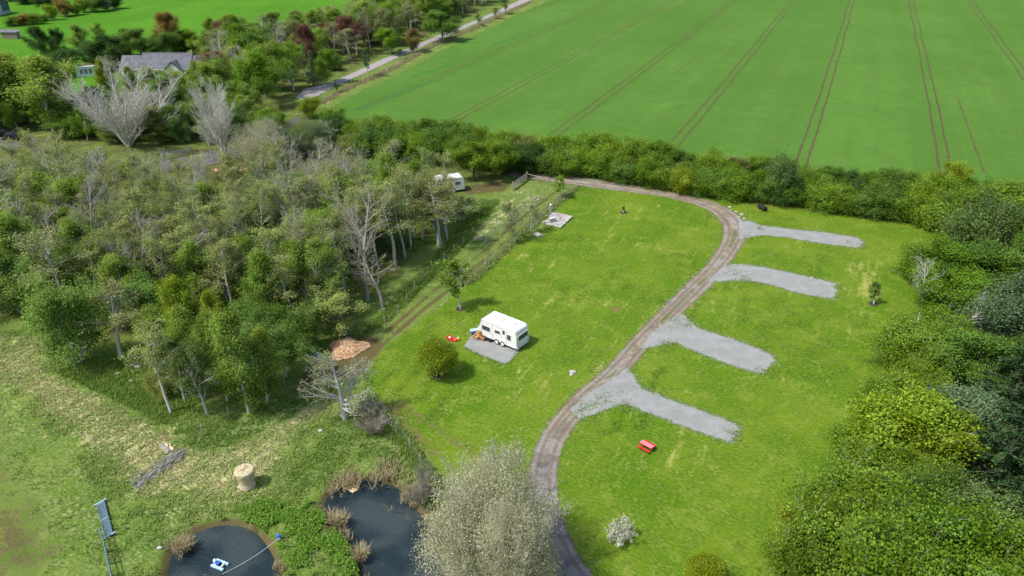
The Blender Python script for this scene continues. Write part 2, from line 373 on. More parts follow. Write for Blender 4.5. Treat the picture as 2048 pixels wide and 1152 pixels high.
# lawn
LAWN = [(1152, 378), (1105, 440), (1060, 470), (1015, 500), (940, 565), (880, 615), (800, 672), (752, 718), (742, 760), (775, 812), (830, 875), (885, 945), (940, 1020), (1010, 1240), (1900, 1240), (1900, 900), (1980, 700), (2000, 500), (1900, 440), (1700, 418), (1450, 392), (1300, 370)]
def lawn_attrs(X, Y):
    n = fbm(X, Y, 6); n2 = fbm(X + 9, Y + 50, 2)
    dry = .22 + .5 * (n - .45)
    g = lambda p: np.array(gp(p))
    for p, a, f in (([(1700, 520), (1780, 520), (1770, 600), (1720, 650), (1690, 580)], .42, 4), ([(1600, 760), (1680, 760), (1640, 880), (1580, 860)], .30, 4), ([(1150, 580), (1260, 600), (1240, 625), (1130, 600)], .3, 3), ([(870, 790), (910, 800), (900, 830), (875, 815)], .45, 2),
                    ([(1290, 430), (1420, 440), (1400, 520), (1300, 530)], .16, 6), ([(1190, 960), (1260, 970), (1230, 1010)], .3, 3), ([(1480, 830), (1520, 860), (1500, 900), (1470, 890)], .35, 2)):
        dry = np.maximum(dry, a * soft(g(p), X, Y, f) + .3 * n)
    # mowing stripes, along the long edge of the ground
    a = math.radians(20); s = (X * math.cos(a) - Y * math.sin(a))
    mow = np.sin(s * 2 * math.pi / 2.4) * np.clip(vnoise(X, Y, 9) * 2.5 - .8, 0, 1); dry += .15 * mow
    lush = .30 * (fbm(X + 200, Y, 9) > .55) + .3 * n2 - .13 * mow
    lush = np.maximum(lush, .55 * near(gp([(1420, 575), (1385, 612), (1370, 640)]), X, Y, .5, 2))
    for p in PADS:
        d, _, _ = seg_dist(catmull(gp(p), True, 1), X, Y, True); lush = np.maximum(lush, .45 * np.clip(1.2 - d, 0, 1) * (n2 > .4))
    soil = np.zeros(X.shape)
    for r in ([(775, 815), (830, 868), (890, 925), (960, 990)], [(800, 800), (860, 850), (930, 900), (1000, 950)]):
        soil = np.maximum(soil, .62 * near(gp(r), X, Y, .3, 1.3) * (.4 + n))
    for r in ([(1155, 385), (1100, 450), (1010, 510)], [(1175, 598), (1240, 620)], [(1060, 820), (1130, 790), (1180, 750)]):
        soil = np.maximum(soil, .42 * near(gp(r), X, Y, .1, 1.5) * (.4 + n))
    for r in ([(1040, 820), (1045, 760), (1030, 720)], [(1070, 830), (1072, 770), (1058, 725)]):
        dry = np.maximum(dry, .52 * near(gp(r), X, Y, .1, .5))
    for r in ([(1735, 520), (1700, 600), (1650, 700)], [(1760, 530), (1722, 610), (1680, 700)], [(1640, 740), (1612, 850), (1590, 900)], [(1668, 745), (1640, 860)], [(1560, 930), (1480, 1060)], [(1590, 935), (1510, 1070)], [(1180, 560), (1100, 600), (1060, 640)], [(1000, 600), (960, 640), (925, 700)]):
        dry = np.maximum(dry, .46 * near(gp(r), X, Y, .05, .6) * (.5 + n))
    for (u, v, q) in ((922, 648, .5), (1232, 618, .7), (1145, 745, .6), (1247, 428, .3), (875, 752, 1.0), (1110, 405, .7), (1070, 470, .9)):
        x0, y0 = at(u, v); soil = np.maximum(soil, .75 * np.clip(1.5 - np.hypot(X - x0, Y - y0) / q, 0, 1))
    soil = np.maximum(soil, .58 * near(gp([(1030, 342), (1200, 356), (1350, 382), (1440, 396), (1500, 404), (1900, 455)]), X, Y, .3, 1.6))
    return {'dry': dry, 'lush': lush, 'soil': soil}
PADS = [[(1478, 442), (1500, 441), (1520, 450), (1580, 457), (1650, 464), (1718, 475), (1728, 485), (1720, 497), (1640, 487), (1570, 475), (1530, 471), (1478, 478)],
        [(1448, 532), (1480, 527), (1520, 532), (1560, 540), (1640, 558), (1674, 567), (1677, 578), (1668, 599), (1600, 588), (1540, 570), (1500, 562), (1440, 563), (1415, 562)],
        [(1338, 640), (1362, 625), (1380, 640), (1398, 656), (1470, 678), (1545, 708), (1553, 722), (1526, 749), (1470, 735), (1410, 712), (1372, 696), (1352, 687), (1330, 690), (1282, 697), (1300, 668)],
        [(1225, 758), (1252, 738), (1270, 752), (1286, 776), (1330, 793), (1400, 818), (1478, 850), (1483, 858), (1466, 888), (1400, 867), (1330, 840), (1272, 818), (1250, 810), (1212, 820), (1160, 838), (1140, 820), (1180, 785)]]
sheet('lawn', gp(LAWN), .6, 0.0, M['lawn'], rag=.10, attrf=lawn_attrs)

# track
TO = [(1028, 343), (1100, 350), (1200, 361), (1300, 377), (1380, 392), (1430, 405), (1468, 424), (1490, 446), (1492, 475), (1470, 512), (1446, 542), (1418, 576), (1385, 607), (1342, 650), (1302, 690), (1264, 735), (1225, 776), (1185, 817), (1152, 850), (1130, 885), (1117, 930), (1115, 980), (1122, 1030), (1142, 1080), (1172, 1130), (1200, 1170), (1240, 1230)]
TI = [(1026, 353), (1095, 362), (1180, 374), (1250, 383), (1335, 395), (1400, 413), (1432, 433), (1446, 458), (1440, 488), (1412, 530), (1372, 568), (1325, 615), (1265, 676), (1205, 742), (1155, 782), (1112, 828), (1082, 870), (1063, 920), (1054, 970), (1058, 1020), (1076, 1075), (1098, 1125), (1120, 1170), (1150, 1230)]
_to = catmull(gp(TO), False, 1); _ti = catmull(gp(TI), False, 1)
def track_attrs(X, Y):
    do, _, _ = seg_dist(_to, X, Y, False); di, _, _ = seg_dist(_ti, X, Y, False)
    wet = np.clip((58 - Y) / 10, 0, 1); weed = np.clip((Y - 50) / 6, 0, 1) * np.clip((110 - Y) / 8, 0, 1)
    return {'across': (di - do) / (di + do + 1e-6), 'wet': wet, 'weed': weed}
sheet('gravel_track', gp(TO) + gp(TI[::-1]), .35, .004, M['track'], rag=.1, attrf=track_attrs)
TRP = np.vstack([_to, _ti[::-1]])
def edge_attr(poly):
    pl = np.array(gp(poly))
    def f(X, Y):
        d, _, _ = seg_dist(pl, X, Y, True); return {'edge': np.clip(1 - d / .9, 0, 1) * np.clip((-sdf(TRP, X, Y) - .2) / .8, 0, 1)}
    return f
for p in PADS: sheet('gravel_pitch', gp(p), .28, .010, M['gravel'], rag=.07, attrf=edge_attr(p), closed_smooth=False)
CPAD = [(938, 676), (930, 690), (928, 695), (958, 709), (1000, 726), (1010, 729), (1020, 724), (1042, 698), (1030, 690), (1060, 672), (1010, 640), (960, 655)]
sheet('gravel_caravan_pad', gp(CPAD), .28, .012, M['gravel'], rag=.05, attrf=lambda X, Y: {'edge': np.zeros(len(X))}, closed_smooth=False)

# fields
CROP = gp([(655, 218), (700, 192), (800, 147), (880, 103), (960, 65), (1030, 32), (1100, 0), (1180, -40), (1300, -100)]) + [(420, 900), (900, 900), (420, 60), (110, 82)] + gp([(2048, 440), (1850, 415), (1650, 385), (1450, 358), (1300, 335), (1100, 305), (900, 285), (760, 262)])
crop = sheet('crop_field', CROP, 6, .002, M['crop'], rag=.4, closed_smooth=False)
FARF = gp([(-150, 215), (40, 190), (75, 130), (160, 125), (250, 108), (400, 95), (560, 90), (680, 60), (800, 30), (900, -15), (1010, -60)]) + [(60, 900), (-900, 900), (-700, 330), (-400, 220)]
sheet('far_pasture', FARF, 6, .002, M['pasture'], rag=.4, closed_smooth=False)
GARD = gp([(140, 150), (220, 145), (235, 160), (230, 200), (180, 215), (150, 190)])
sheet('garden_lawn', GARD, 1, .004, M['pasture'], rag=.2)
# tramlines
ts, tc = math.sin(PSI), math.cos(PSI)
offs = []
for i, (u, v) in enumerate([(1470, 0), (1123, 259), (1590, 0), (1352, 292), (1706, 0), (1614, 319), (1822, 0), (1889, 329), (1936, 0), (2048, 148)]):
    x, y = at(u, v); offs.append((x * tc - y * ts) - 24 * (i // 2))
off0 = sum(offs) / len(offs)
k = NT('bare_soil_wheeling'); M['rut'] = k.fin(k.mix(k.step(k.noise(1.2, 4, .7), .35, .7), (.085, .062, .036), (.09, .10, .03)), .9, .1)
def strip(name, pts, wd, z, mat, rag, parent=None):
    pts = np.array(pts); d = np.gradient(pts, axis=0); d /= np.linalg.norm(d, axis=1)[:, None]; nrm = np.stack([-d[:, 1], d[:, 0]], 1)
    j = _rs.normal(0, rag, (2, len(pts)))
    L = pts + nrm * (wd / 2 + j[0])[:, None]; R = pts - nrm * (wd / 2 + j[1])[:, None]
    V = np.concatenate([L, R]); V = np.c_[V, np.full(len(V), z)]; n = len(pts); i = np.arange(n - 1)
    me = np_mesh(name, V, np.stack([i, i + n, i + n + 1, i + 1], 1), mat=mat)
    return link(name, me, parent)
for q in range(-4, 6):
    for s in (-.95, .95):
        p = off0 + 24 * q + s; fade = .42 if q >= -1 else .34
        tt = np.arange(60 + (0 if q > -3 else 30), 620, 1.3)
        pts = np.stack([p * tc + tt * ts, -p * ts + tt * tc], 1)
        pts += np.stack([tc * np.ones(len(tt)), -ts * np.ones(len(tt))], 1) * ((vnoise(tt, tt * 0, 30) - .5) * .8 + (vnoise(tt, tt * 0 + 9, 4) - .5) * .15)[:, None]
        m = inside(np.array(CROP), pts[:, 0], pts[:, 1]); pts = pts[m]
        if q <= -1: pts = pts[pts[:, 1] > 148 + (-q) * 11] if q < -1 else pts
        if len(pts) > 5: strip('wheel_rut', pts, fade, .009, M['rut'], .05, crop)
# short stray wheelings and a darker overlap swathe by the headland
for a, b, wd in (((1915, 195), (1968, 345), .28), ((1352, 148), (1395, 110), .2)):
    A_, B_ = np.array(at(*a)), np.array(at(*b)); strip('faint_rut', [A_ + (B_ - A_) * t for t in np.linspace(0, 1, 40)], wd, .009, M['rut'], .06, crop)

M['crop2'] = crop_mat('denser_crop', (.055, .165, .028), (.075, .19, .034), (.045, .14, .024), (.09, .16, .05), PSI)
for a, b, wd in (((705, 222), (875, 160), 2.2), ((820, 155), (905, 128), 1.8), ((985, 92), (1060, 62), 1.6)):
    A_, B_ = np.array(at(*a)), np.array(at(*b)); strip('dense_crop_strip', [A_ + (B_ - A_) * t for t in np.linspace(0, 1, 60)], wd, .006, M['crop2'], .25, crop)
# lane and drive
LL = [(592, 196), (607, 178), (667, 164), (747, 126), (799, 104), (876, 71), (920, 53), (948, 42), (1034, 3), (1120, -38)]
LR = [(622, 205), (635, 192), (673, 172), (753, 135), (813, 107), (879, 78), (922, 60), (971, 38), (1042, 9), (1135, -32)]
sheet('lane', gp(LL) + gp(LR[::-1]), 1.0, .006, M['tarmac'], rag=.1, closed_smooth=False)
sheet('driveway', gp([(330, 322), (380, 312), (430, 300), (480, 292), (540, 262), (590, 235), (600, 240), (560, 275), (500, 305), (440, 325), (380, 338), (320, 342)]), 1.0, .005, M['darkroad'], rag=.2)
sheet('car_park', gp([(-60, 275), (50, 268), (75, 280), (60, 292), (0, 300), (-60, 300)]), 1.0, .005, M['darkroad'], rag=.2)

# ------------------------------------------------------------------ trees
def tubes(polys, sides):
    Vs, Fs, off = [], [], 0
    by = {}
    for p in polys: by.setdefault((len(p[0]), sides[p[2]]), []).append(p)
    for (n, k), lst in by.items():
        P = np.array([q[0] for q in lst]); R = np.array([q[1] for q in lst])     # m,n,3 / m,n
        T = np.gradient(P, axis=1); T /= np.linalg.norm(T, axis=2)[..., None] + 1e-9
        ref = np.where(np.abs(T[..., 2:3]) > .9, np.array([1., 0, 0]), np.array([0, 0, 1.]))
        U = np.cross(T, ref); U /= np.linalg.norm(U, axis=2)[..., None] + 1e-9; W = np.cross(T, U)
        a = np.arange(k) * 2 * math.pi / k
        ring = P[:, :, None] + R[:, :, None, None] * (np.cos(a)[None, None, :, None] * U[:, :, None] + np.sin(a)[None, None, :, None] * W[:, :, None])
        m = len(lst); idx = np.arange(m * n * k).reshape(m, n, k) + off
        nx = np.roll(idx, -1, 2)
        Fs.append(np.stack([idx[:, :-1], nx[:, :-1], nx[:, 1:], idx[:, 1:]], -1).reshape(-1, 4))
        Vs.append(ring.reshape(-1, 3)); off += m * n * k
    return np.concatenate(Vs), np.concatenate(Fs)
def grow(rs, levels, H, r0, lean=0.0, stems=1, spread=.25):
    """levels: per level dict(n, ang, len, seg, gn, trop, f0)"""
    out = []
    def rec(p, d, L, r, lv):
        q = levels[lv]; n = q['seg']; pts = [p]; rad = [r]; d = d.copy()
        for i in range(n):
            d = d + rs.normal(0, q['gn'], 3) + np.array([0, 0, q['trop']]) ; d /= np.linalg.norm(d)
            p = p + d * L / n; pts.append(p); rad.append(max(r * (1 - (i + 1) / n * .82), .009 if lv > 1 else .013))
        out.append((np.array(pts), np.array(rad), lv))
        if lv + 1 < len(levels):
            c = levels[lv + 1]
            for j in range(c['n']):
                t = c['f0'] + (1 - c['f0']) * (j + rs.rand()) / c['n']; t = min(t, .99)
                x = t * n; i = int(x); fr = x - i
                pp = pts[i] * (1 - fr) + pts[i + 1] * fr; rr = rad[i] * (1 - fr) + rad[i + 1] * fr
                dd = pts[i + 1] - pts[i]; dd /= np.linalg.norm(dd)
                ax = np.cross(dd, rs.normal(0, 1, 3)); ax /= np.linalg.norm(ax)
                an = math.radians(c['ang'] * rs.uniform(.7, 1.25)); nd = dd * math.cos(an) + ax * math.sin(an)
                if lv == 0 and 'shape' in c: k = c['shape'](t)
                else: k = 1 - .55 * t
                rec(pp, nd, L * c['len'] * k * rs.uniform(.75, 1.2), min(rr * .62, rr), lv + 1)
    for s in range(stems):
        a = rs.rand() * 6.28; tl = spread * (1 if stems > 1 else 0) * rs.uniform(.5, 1.1) + lean
        d = np.array([math.cos(a) * tl, math.sin(a) * tl, 1.]); d /= np.linalg.norm(d)
        rec(np.array([math.cos(a) * .12 * (stems > 1), math.sin(a) * .12 * (stems > 1), -.1]), d, H * (1 if stems == 1 else rs.uniform(.8, 1)), r0 / math.sqrt(stems), 0)
    return out
def leaves(rs, C, size, aspect=.7, droop=0.0, ctr=None):
    n = len(C); ctr = C.mean(0) if ctr is None else ctr
    O = C - ctr; O /= np.linalg.norm(O, axis=1)[:, None] + 1e-9
    N = rs.normal(0, 1, (n, 3)) * .6 + O * .45 + np.array([0, 0, .75]); N /= np.linalg.norm(N, axis=1)[:, None]
    T = np.cross(N, rs.normal(0, 1, (n, 3))) + np.array([0, 0, -droop]); T -= N * (T * N).sum(1)[:, None]; T /= np.linalg.norm(T, axis=1)[:, None] + 1e-9
    B = np.cross(N, T); s = size * rs.uniform(.6, 1.35, (n, 1)); h = s * aspect * .5
    V = np.stack([C - T * s * .5, C + B * h + N * s * .12, C + T * s * .5 - N * s * .1, C - B * h + N * s * .12], 1).reshape(-1, 3)
    return V, np.arange(4 * n).reshape(n, 4), np.repeat(rs.rand(n), 4)
def dome_pts(rs, n, R, H, z0):
    d = rs.normal(0, 1, (n, 3)); d /= np.linalg.norm(d, axis=1)[:, None]; d[:, 2] = np.where(d[:, 2] < -.45, -d[:, 2], d[:, 2])
    lump = 1 + .07 * np.sin(d[:, 0] * 7 + 1) * np.sin(d[:, 1] * 6) + .06 * np.sin(d[:, 2] * 9 + d[:, 0] * 4)
    r = (rs.rand(n) ** .28) * lump + rs.normal(0, .035, n)
    return np.c_[d[:, :2] * (r * R)[:, None], z0 + H * .5 + d[:, 2] * r * H * .5]
def jitter_pts(rs, polys, lvls, per, sig):
    P = []
    for pts, rad, lv in polys:
        if lv in lvls:
            for i in range(1, len(pts)): P.append(pts[i]); P.append((pts[i] + pts[i - 1]) / 2)
    P = np.array(P); idx = rs.randint(0, len(P), per)
    # clumpy density
    wgt = rs.rand(len(P)) ** 1.5; idx = rs.choice(len(P), per, p=wgt / wgt.sum())
    return P[idx] + rs.normal(0, sig, (per, 3))
oval = lambda lo, pk: (lambda t: max(.15, math.sin(math.pi * min(1, max(0, (t - lo) / (1 - lo))) ** pk) ** .7))
L3 = lambda *a: [dict(zip(('n', 'ang', 'len', 'seg', 'gn', 'trop', 'f0'), x)) for x in a]
def spec(kind, rs):
    if kind == 'birch':
        lv = L3((1, 0, 1, 9, .035, .02, 0), (24, 46, .30, 5, .10, .02, .12), (6, 45, .5, 4, .16, -.10, .2)); lv[1]['shape'] = oval(.08, .8)
        sk = grow(rs, lv, 11, .16, .05); C = jitter_pts(rs, sk, (1, 2), 15000, .36); C[:, 2] -= np.abs(rs.normal(0, .35, len(C)))
        return sk, C, .23, .5, .9, 1
    if kind == 'alder':                        # bare, budding
        lv = L3((1, 0, 1, 9, .045, .02, 0), (15, 48, .32, 6, .13, .05, .45), (6, 46, .5, 4, .17, .03, .15), (4, 42, .5, 3, .2, 0, .2)); lv[1]['shape'] = lambda t: 1.15 - .7 * t
        sk = grow(rs, lv, 11.5, .17, .07); C = jitter_pts(rs, sk, (2, 3), 3000, .22)
        return sk, C, .15, .7, 0, 2
    if kind == 'poplar':                       # pale bare with twig haze only
        lv = L3((1, 0, 1, 9, .05, .02, 0), (17, 42, .38, 7, .10, .05, .36), (7, 38, .5, 4, .14, .03, .15), (5, 36, .5, 3, .18, 0, .2)); lv[1]['shape'] = lambda t: 1.1 - .6 * t
        sk = grow(rs, lv, 11.5, .18, .08); C = jitter_pts(rs, sk, (3,), 420, .1)
        return sk, C, .12, .7, 0, 2
    if kind == 'spreading':                    # big pale bare multi-stem
        lv = L3((1, 0, 1, 8, .07, .0, 0), (12, 30, .52, 7, .10, .09, .12), (10, 32, .5, 5, .13, .07, .1), (8, 36, .5, 3, .17, .04, .1))
        sk = grow(rs, lv, 12, .5, 0, 9, .52); C = jitter_pts(rs, sk, (3,), 3500, .14)
        return sk, C, .10, .4, 0, 3
    if kind == 'silver':                       # dense fine twigs with pale buds
        lv = L3((1, 0, 1, 7, .07, .0, 0), (11, 42, .56, 6, .11, .03, .1), (8, 38, .5, 4, .14, .03, .12), (5, 38, .55, 3, .17, 0, .15))
        sk = grow(rs, lv, 7.4, .40, 0, 12, .75); C = np.concatenate([dome_pts(rs, 12000, 4.3, 7.2, .2) + rs.normal(0, .3, (12000, 3)), dome_pts(rs, 6000, 2.6, 5.6, .3) + rs.normal(0, .25, (6000, 3)) + np.array([2.2, 1.2, 0]), dome_pts(rs, 6000, 2.5, 6.8, 1.2) + rs.normal(0, .25, (6000, 3)) + np.array([-1.6, 1.4, 0]), dome_pts(rs, 6000, 2.4, 5.0, .3) + rs.normal(0, .25, (6000, 3)) + np.array([.4, -2.6, 0]), jitter_pts(rs, sk, (1, 2, 3), 22000, .28)])
        return sk, C, .12, .45, 0, 2
    if kind == 'round':                        # bright leafy willow
        lv = L3((1, 0, 1, 6, .07, .0, 0), (11, 52, .55, 5, .12, .04, .1), (6, 48, .5, 3, .16, .0, .15))
        sk = grow(rs, lv, 7, .30, 0, 5, .45); C = jitter_pts(rs, sk, (1, 2), 20000, .42)
        return sk, C, .205, .6, 0, 1
    if kind == 'broad':
        lv = L3((1, 0, 1, 7, .05, .0, 0), (16, 58, .52, 6, .12, .05, .18), (7, 50, .5, 3, .16, .0, .2)); lv[1]['shape'] = oval(.02, .75)
        sk = grow(rs, lv, 10, .26, .03); C = jitter_pts(rs, sk, (1, 2), 22000, .45)
        return sk, C, .24, .65, 0, 1
    if kind == 'thin':                         # half-leafed, twigs visible
        lv = L3((1, 0, 1, 7, .05, .0, 0), (14, 50, .5, 6, .12, .06, .15), (6, 45, .5, 4, .16, .02, .2), (4, 40, .5, 2, .18, 0, .2)); lv[1]['shape'] = oval(.02, .7)
        sk = grow(rs, lv, 10, .24, .03); C = jitter_pts(rs, sk, (2, 3), 7500, .32)
        return sk, C, .22, .65, 0, 2
    if kind == 'shrub':
        lv = L3((1, 0, 1, 5, .08, .0, 0), (11, 58, .62, 4, .13, .04, .02), (6, 50, .5, 3, .17, .0, .1))
        sk = grow(rs, lv, 5, .20, 0, 7, .55); C = jitter_pts(rs, sk, (1, 2), 18000, .36); C[:, 2] = np.abs(C[:, 2])
        return sk, C, .185, .65, 0, 1
    if kind == 'dome':
        lv = L3((1, 0, 1, 5, .06, .0, 0), (9, 50, .6, 4, .13, .04, .1), (5, 50, .5, 3, .17, .0, .1))
        sk = grow(rs, lv, 2.6, .16, 0, 6, .6); return sk, dome_pts(rs, 15000, 2.1, 3.0, .5), .12, .6, 0, 1
    if kind == 'lone':
        lv = L3((1, 0, 1, 9, .03, .03, 0), (26, 58, .40, 6, .10, .03, .16), (8, 42, .5, 4, .15, .02, .12), (5, 42, .5, 3, .2, 0, .15)); lv[1]['shape'] = oval(.02, .7)
        sk = grow(rs, lv, 8, .21, .02); C = jitter_pts(rs, sk, (2, 3), 2600, .15); return sk, C, .12, .7, 0, 2
    if kind == 'blossom':
        lv = L3((1, 0, 1, 4, .10, .0, 0), (6, 40, .55, 4, .14, .03, .1), (5, 40, .5, 3, .17, .0, .1))
        sk = grow(rs, lv, 1.5, .06, 0, 16, .95); C = jitter_pts(rs, sk, (0, 1, 2), 3600, .045); return sk, C, .085, .6, 0, 1
    if kind == 'sapling':
        lv = L3((1, 0, 1, 6, .04, .02, 0), (14, 40, .36, 3, .1, .05, .3), (4, 40, .5, 2, .15, 0, .2)); lv[1]['shape'] = oval(.2, .8)
        sk = grow(rs, lv, 4, .06, .03); C = jitter_pts(rs, sk, (1, 2), 1100, .12)
        return sk, C, .17, .6, 0, 1
    if kind == 'conifer':
        sk = [(np.array([[0, 0, -.1], [0, 0, 5], [.1, 0, 10], [.1, .1, 14]]), np.array([.28, .2, .1, .02]), 0)]; C = []
        for i in range(70):
            z = 1 + 12.7 * (i / 70) ** .95; L = 4.2 * (1 - z / 14.6) ** .75 * rs.uniform(.75, 1.15); a = i * 2.4 + rs.rand()
            t = np.linspace(0, 1, 5)[:, None]; d = np.array([math.cos(a), math.sin(a), 0])
            p = np.array([0, 0, z]) + d * L * t + np.array([0, 0, 1]) * (L * (.18 * t - .42 * t ** 2)); sk.append((p, .05 * (1 - t[:, 0] * .8), 1))
            m = int(55 + 60 * L / 3); tt = rs.rand(m) ** .6
            base = np.array([0, 0, z]) + d * (L * tt)[:, None] + np.array([0, 0, 1]) * (L * (.18 * tt - .42 * tt ** 2))[:, None]
            s = np.array([-d[1], d[0], 0]); base = base + s * (rs.normal(0, .28, m) * (1.15 - tt) * L * .55)[:, None] + rs.normal(0, .09, (m, 3)); base[:, 2] -= rs.rand(m) * .25; C.append(base)
        return sk, np.concatenate(C), .34, .35, .5, 1
LIB = {}
def lib(kind, var):
    key = (kind, var)
    if key not in LIB:
        rs = np.random.RandomState(abs(hash(kind)) % 1 + sum(map(ord, kind)) * 31 + var * 7)
        sk, C, sz, asp, dr, _ = spec(kind, rs)
        wood = [q for q in sk if q[2] <= 1]; twig = [q for q in sk if q[2] > 1]
        V, Fq = tubes(wood, {0: 6, 1: 4})
        tm = np_mesh(kind + '_trunk', V, Fq, True, mat=M['bark'])
        top = max(C[:, 2].max(), 1); rad = np.percentile(np.hypot(C[:, 0], C[:, 1]), 96)
        lV, lF, lv = leaves(rs, C, sz, asp, dr, np.array([0, 0, top * .45]))
        mats = [M['needle' if kind == 'conifer' else 'leaf']]
        cm = np_mesh(kind + '_crown', lV, lF, True, {'leafvar': lv}, mats[0])
        wm = None
        if twig:
            V, Fq = tubes(twig, {2: 3, 3: 3}); wm = np_mesh(kind + '_twigs', V, Fq, True, mat=M['bark'])
        allz = max(q[0][:, 2].max() for q in sk); allr = np.percentile(np.concatenate([np.hypot(q[0][:, 0], q[0][:, 1]) for q in sk]), 97)
        bare = kind in ('alder', 'poplar', 'spreading', 'silver')
        LIB[key] = (tm, wm, cm, allz if bare else np.percentile(C[:, 2], 99.5), max(allr, rad) if bare else rad)
    return LIB[key]
NV = {'alder': 5, 'birch': 4, 'round': 3, 'broad': 4, 'thin': 4, 'shrub': 4, 'poplar': 3, 'conifer': 2, 'spreading': 2, 'silver': 1, 'sapling': 2, 'dome': 2, 'lone': 1, 'blossom': 1}
WORD = {'alder': 'budding_tree', 'birch': 'birch_tree', 'round': 'willow_tree', 'broad': 'broadleaf_tree', 'thin': 'broadleaf_tree', 'shrub': 'hedge_shrub', 'poplar': 'bare_tree', 'conifer': 'conifer_tree', 'spreading': 'bare_tree', 'silver': 'silver_willow', 'sapling': 'sapling', 'dome': 'round_bush', 'lone': 'bare_tree', 'blossom': 'blossom_shrub'}
NTREE = 0
WF = dict(birch=1.18, broad=1.2, round=1.12, shrub=1.2, thin=1.22, spreading=1.2, poplar=1.25, alder=1.15, silver=1.12, sapling=1.2, conifer=1.1, dome=1.0, lone=1.05, blossom=1.1)
def tree_xy(kind, x, y, h, wid, leaf, bark, label, group=None, cat='tree', name=None, tilt=None, var=None):
    global NTREE
    NTREE += 1
    var = rnd.randrange(NV[kind]) if var is None else var
    tm, wm, cm, H0, R0 = lib(kind, var)
    r = empty(name or WORD[kind], (x, y, -.05), rnd.uniform(0, 6.28), label, cat, group)
    sx = wid / 2 / R0 * WF[kind]; r.scale = (sx * rnd.uniform(.94, 1.06), sx * rnd.uniform(.94, 1.06), h / H0)
    if tilt: r.rotation_euler = tilt
    def j(c, a):
        k_ = rnd.uniform(1 - a, 1 + a); return tuple(max(.002, v * k_ * rnd.uniform(.965, 1.035)) for v in c) + (1,)
    t = link('trunk', tm, r); t.color = j(bark, .1)
    c = link('crown', cm, r); c.color = j(leaf, .13)
    if wm: wobj = link('twigs', wm, r); wobj.color = tuple(v * .9 for v in t.color[:3]) + (1,); wobj['kind'] = 'stuff'
    return r
def tree(kind, bu, bv, tv, wpx, leaf, bark, label, group=None, **k):
    x, y = at(bu, bv); h = max(1.0, height_at(y, tv)); return tree_xy(kind, x, y, h, wpx * mpp((bv * 2 + tv) / 3 if tv < bv else bv), leaf, bark, label, group, **k)

LF = dict(olive=(.28, .33, .085), oliveb=(.29, .33, .115), birch=(.235, .345, .048), bbirch=(.29, .41, .060), yel=(.27, .36, .022), bright=(.19, .31, .060), hedge=(.180, .305, .022), hedge2=(.205, .325, .026), dark=(.066, .140, .028), mid=(.145, .260, .036), copper=(.18, .085, .060), rust=(.29, .21, .055), blue=(.15, .24, .105), silver=(.47, .465, .30), con=(.032, .072, .022), pale=(.16, .24, .06), grey=(.24, .23, .15))
BK = dict(white=(.62, .61, .56), grey=(.54, .53, .48), pale=(.70, .67, .60), brown=(.10, .075, .055), tan=(.40, .36, .30))
def pix(x, y):
    z = y * cT + CH * sT; return 1024 + F * x / z, 576 + F * (CH * cT - y * sT) / z
LM = [(30, 380, 'nearest the car park'), (60, 450, 'at the far left of the wood'), (60, 520, 'left of the bright round green tree'), (90, 600, 'near the left front of the wood'), (180, 380, 'below the big fanning pale tree'), (200, 460, 'between fanning pale tree and bright round tree'), (210, 540, 'just right of the bright round green tree'), (230, 620, 'behind the crooked white trunked tree'),
      (330, 380, 'just below the driveway gate'), (340, 450, 'in the middle left of the wood'), (340, 540, 'behind the golden birches'), (370, 640, 'left of the dark hide box'), (480, 390, 'by the log pile'), (480, 460, 'in the middle of the wood'), (470, 550, 'behind the dark hide box'), (480, 650, 'behind the tall twin stemmed birch'),
      (610, 400, 'below the domed grey green willow'), (620, 460, 'in the middle right of the wood'), (600, 550, 'left of the white stemmed bare tree'), (580, 640, 'behind the woodchip heap'), (740, 410, 'left of the half hidden caravan'), (740, 480, 'behind the tall leaning bare tree'), (700, 560, 'beside the tall leaning bare tree'), (850, 430, 'in front of the half hidden caravan')]
def lm(x, y, tab): u, v = pix(x, y); return min(tab, key=lambda q: (q[0] - u) ** 2 + (q[1] - v) ** 2 * 2)[2]
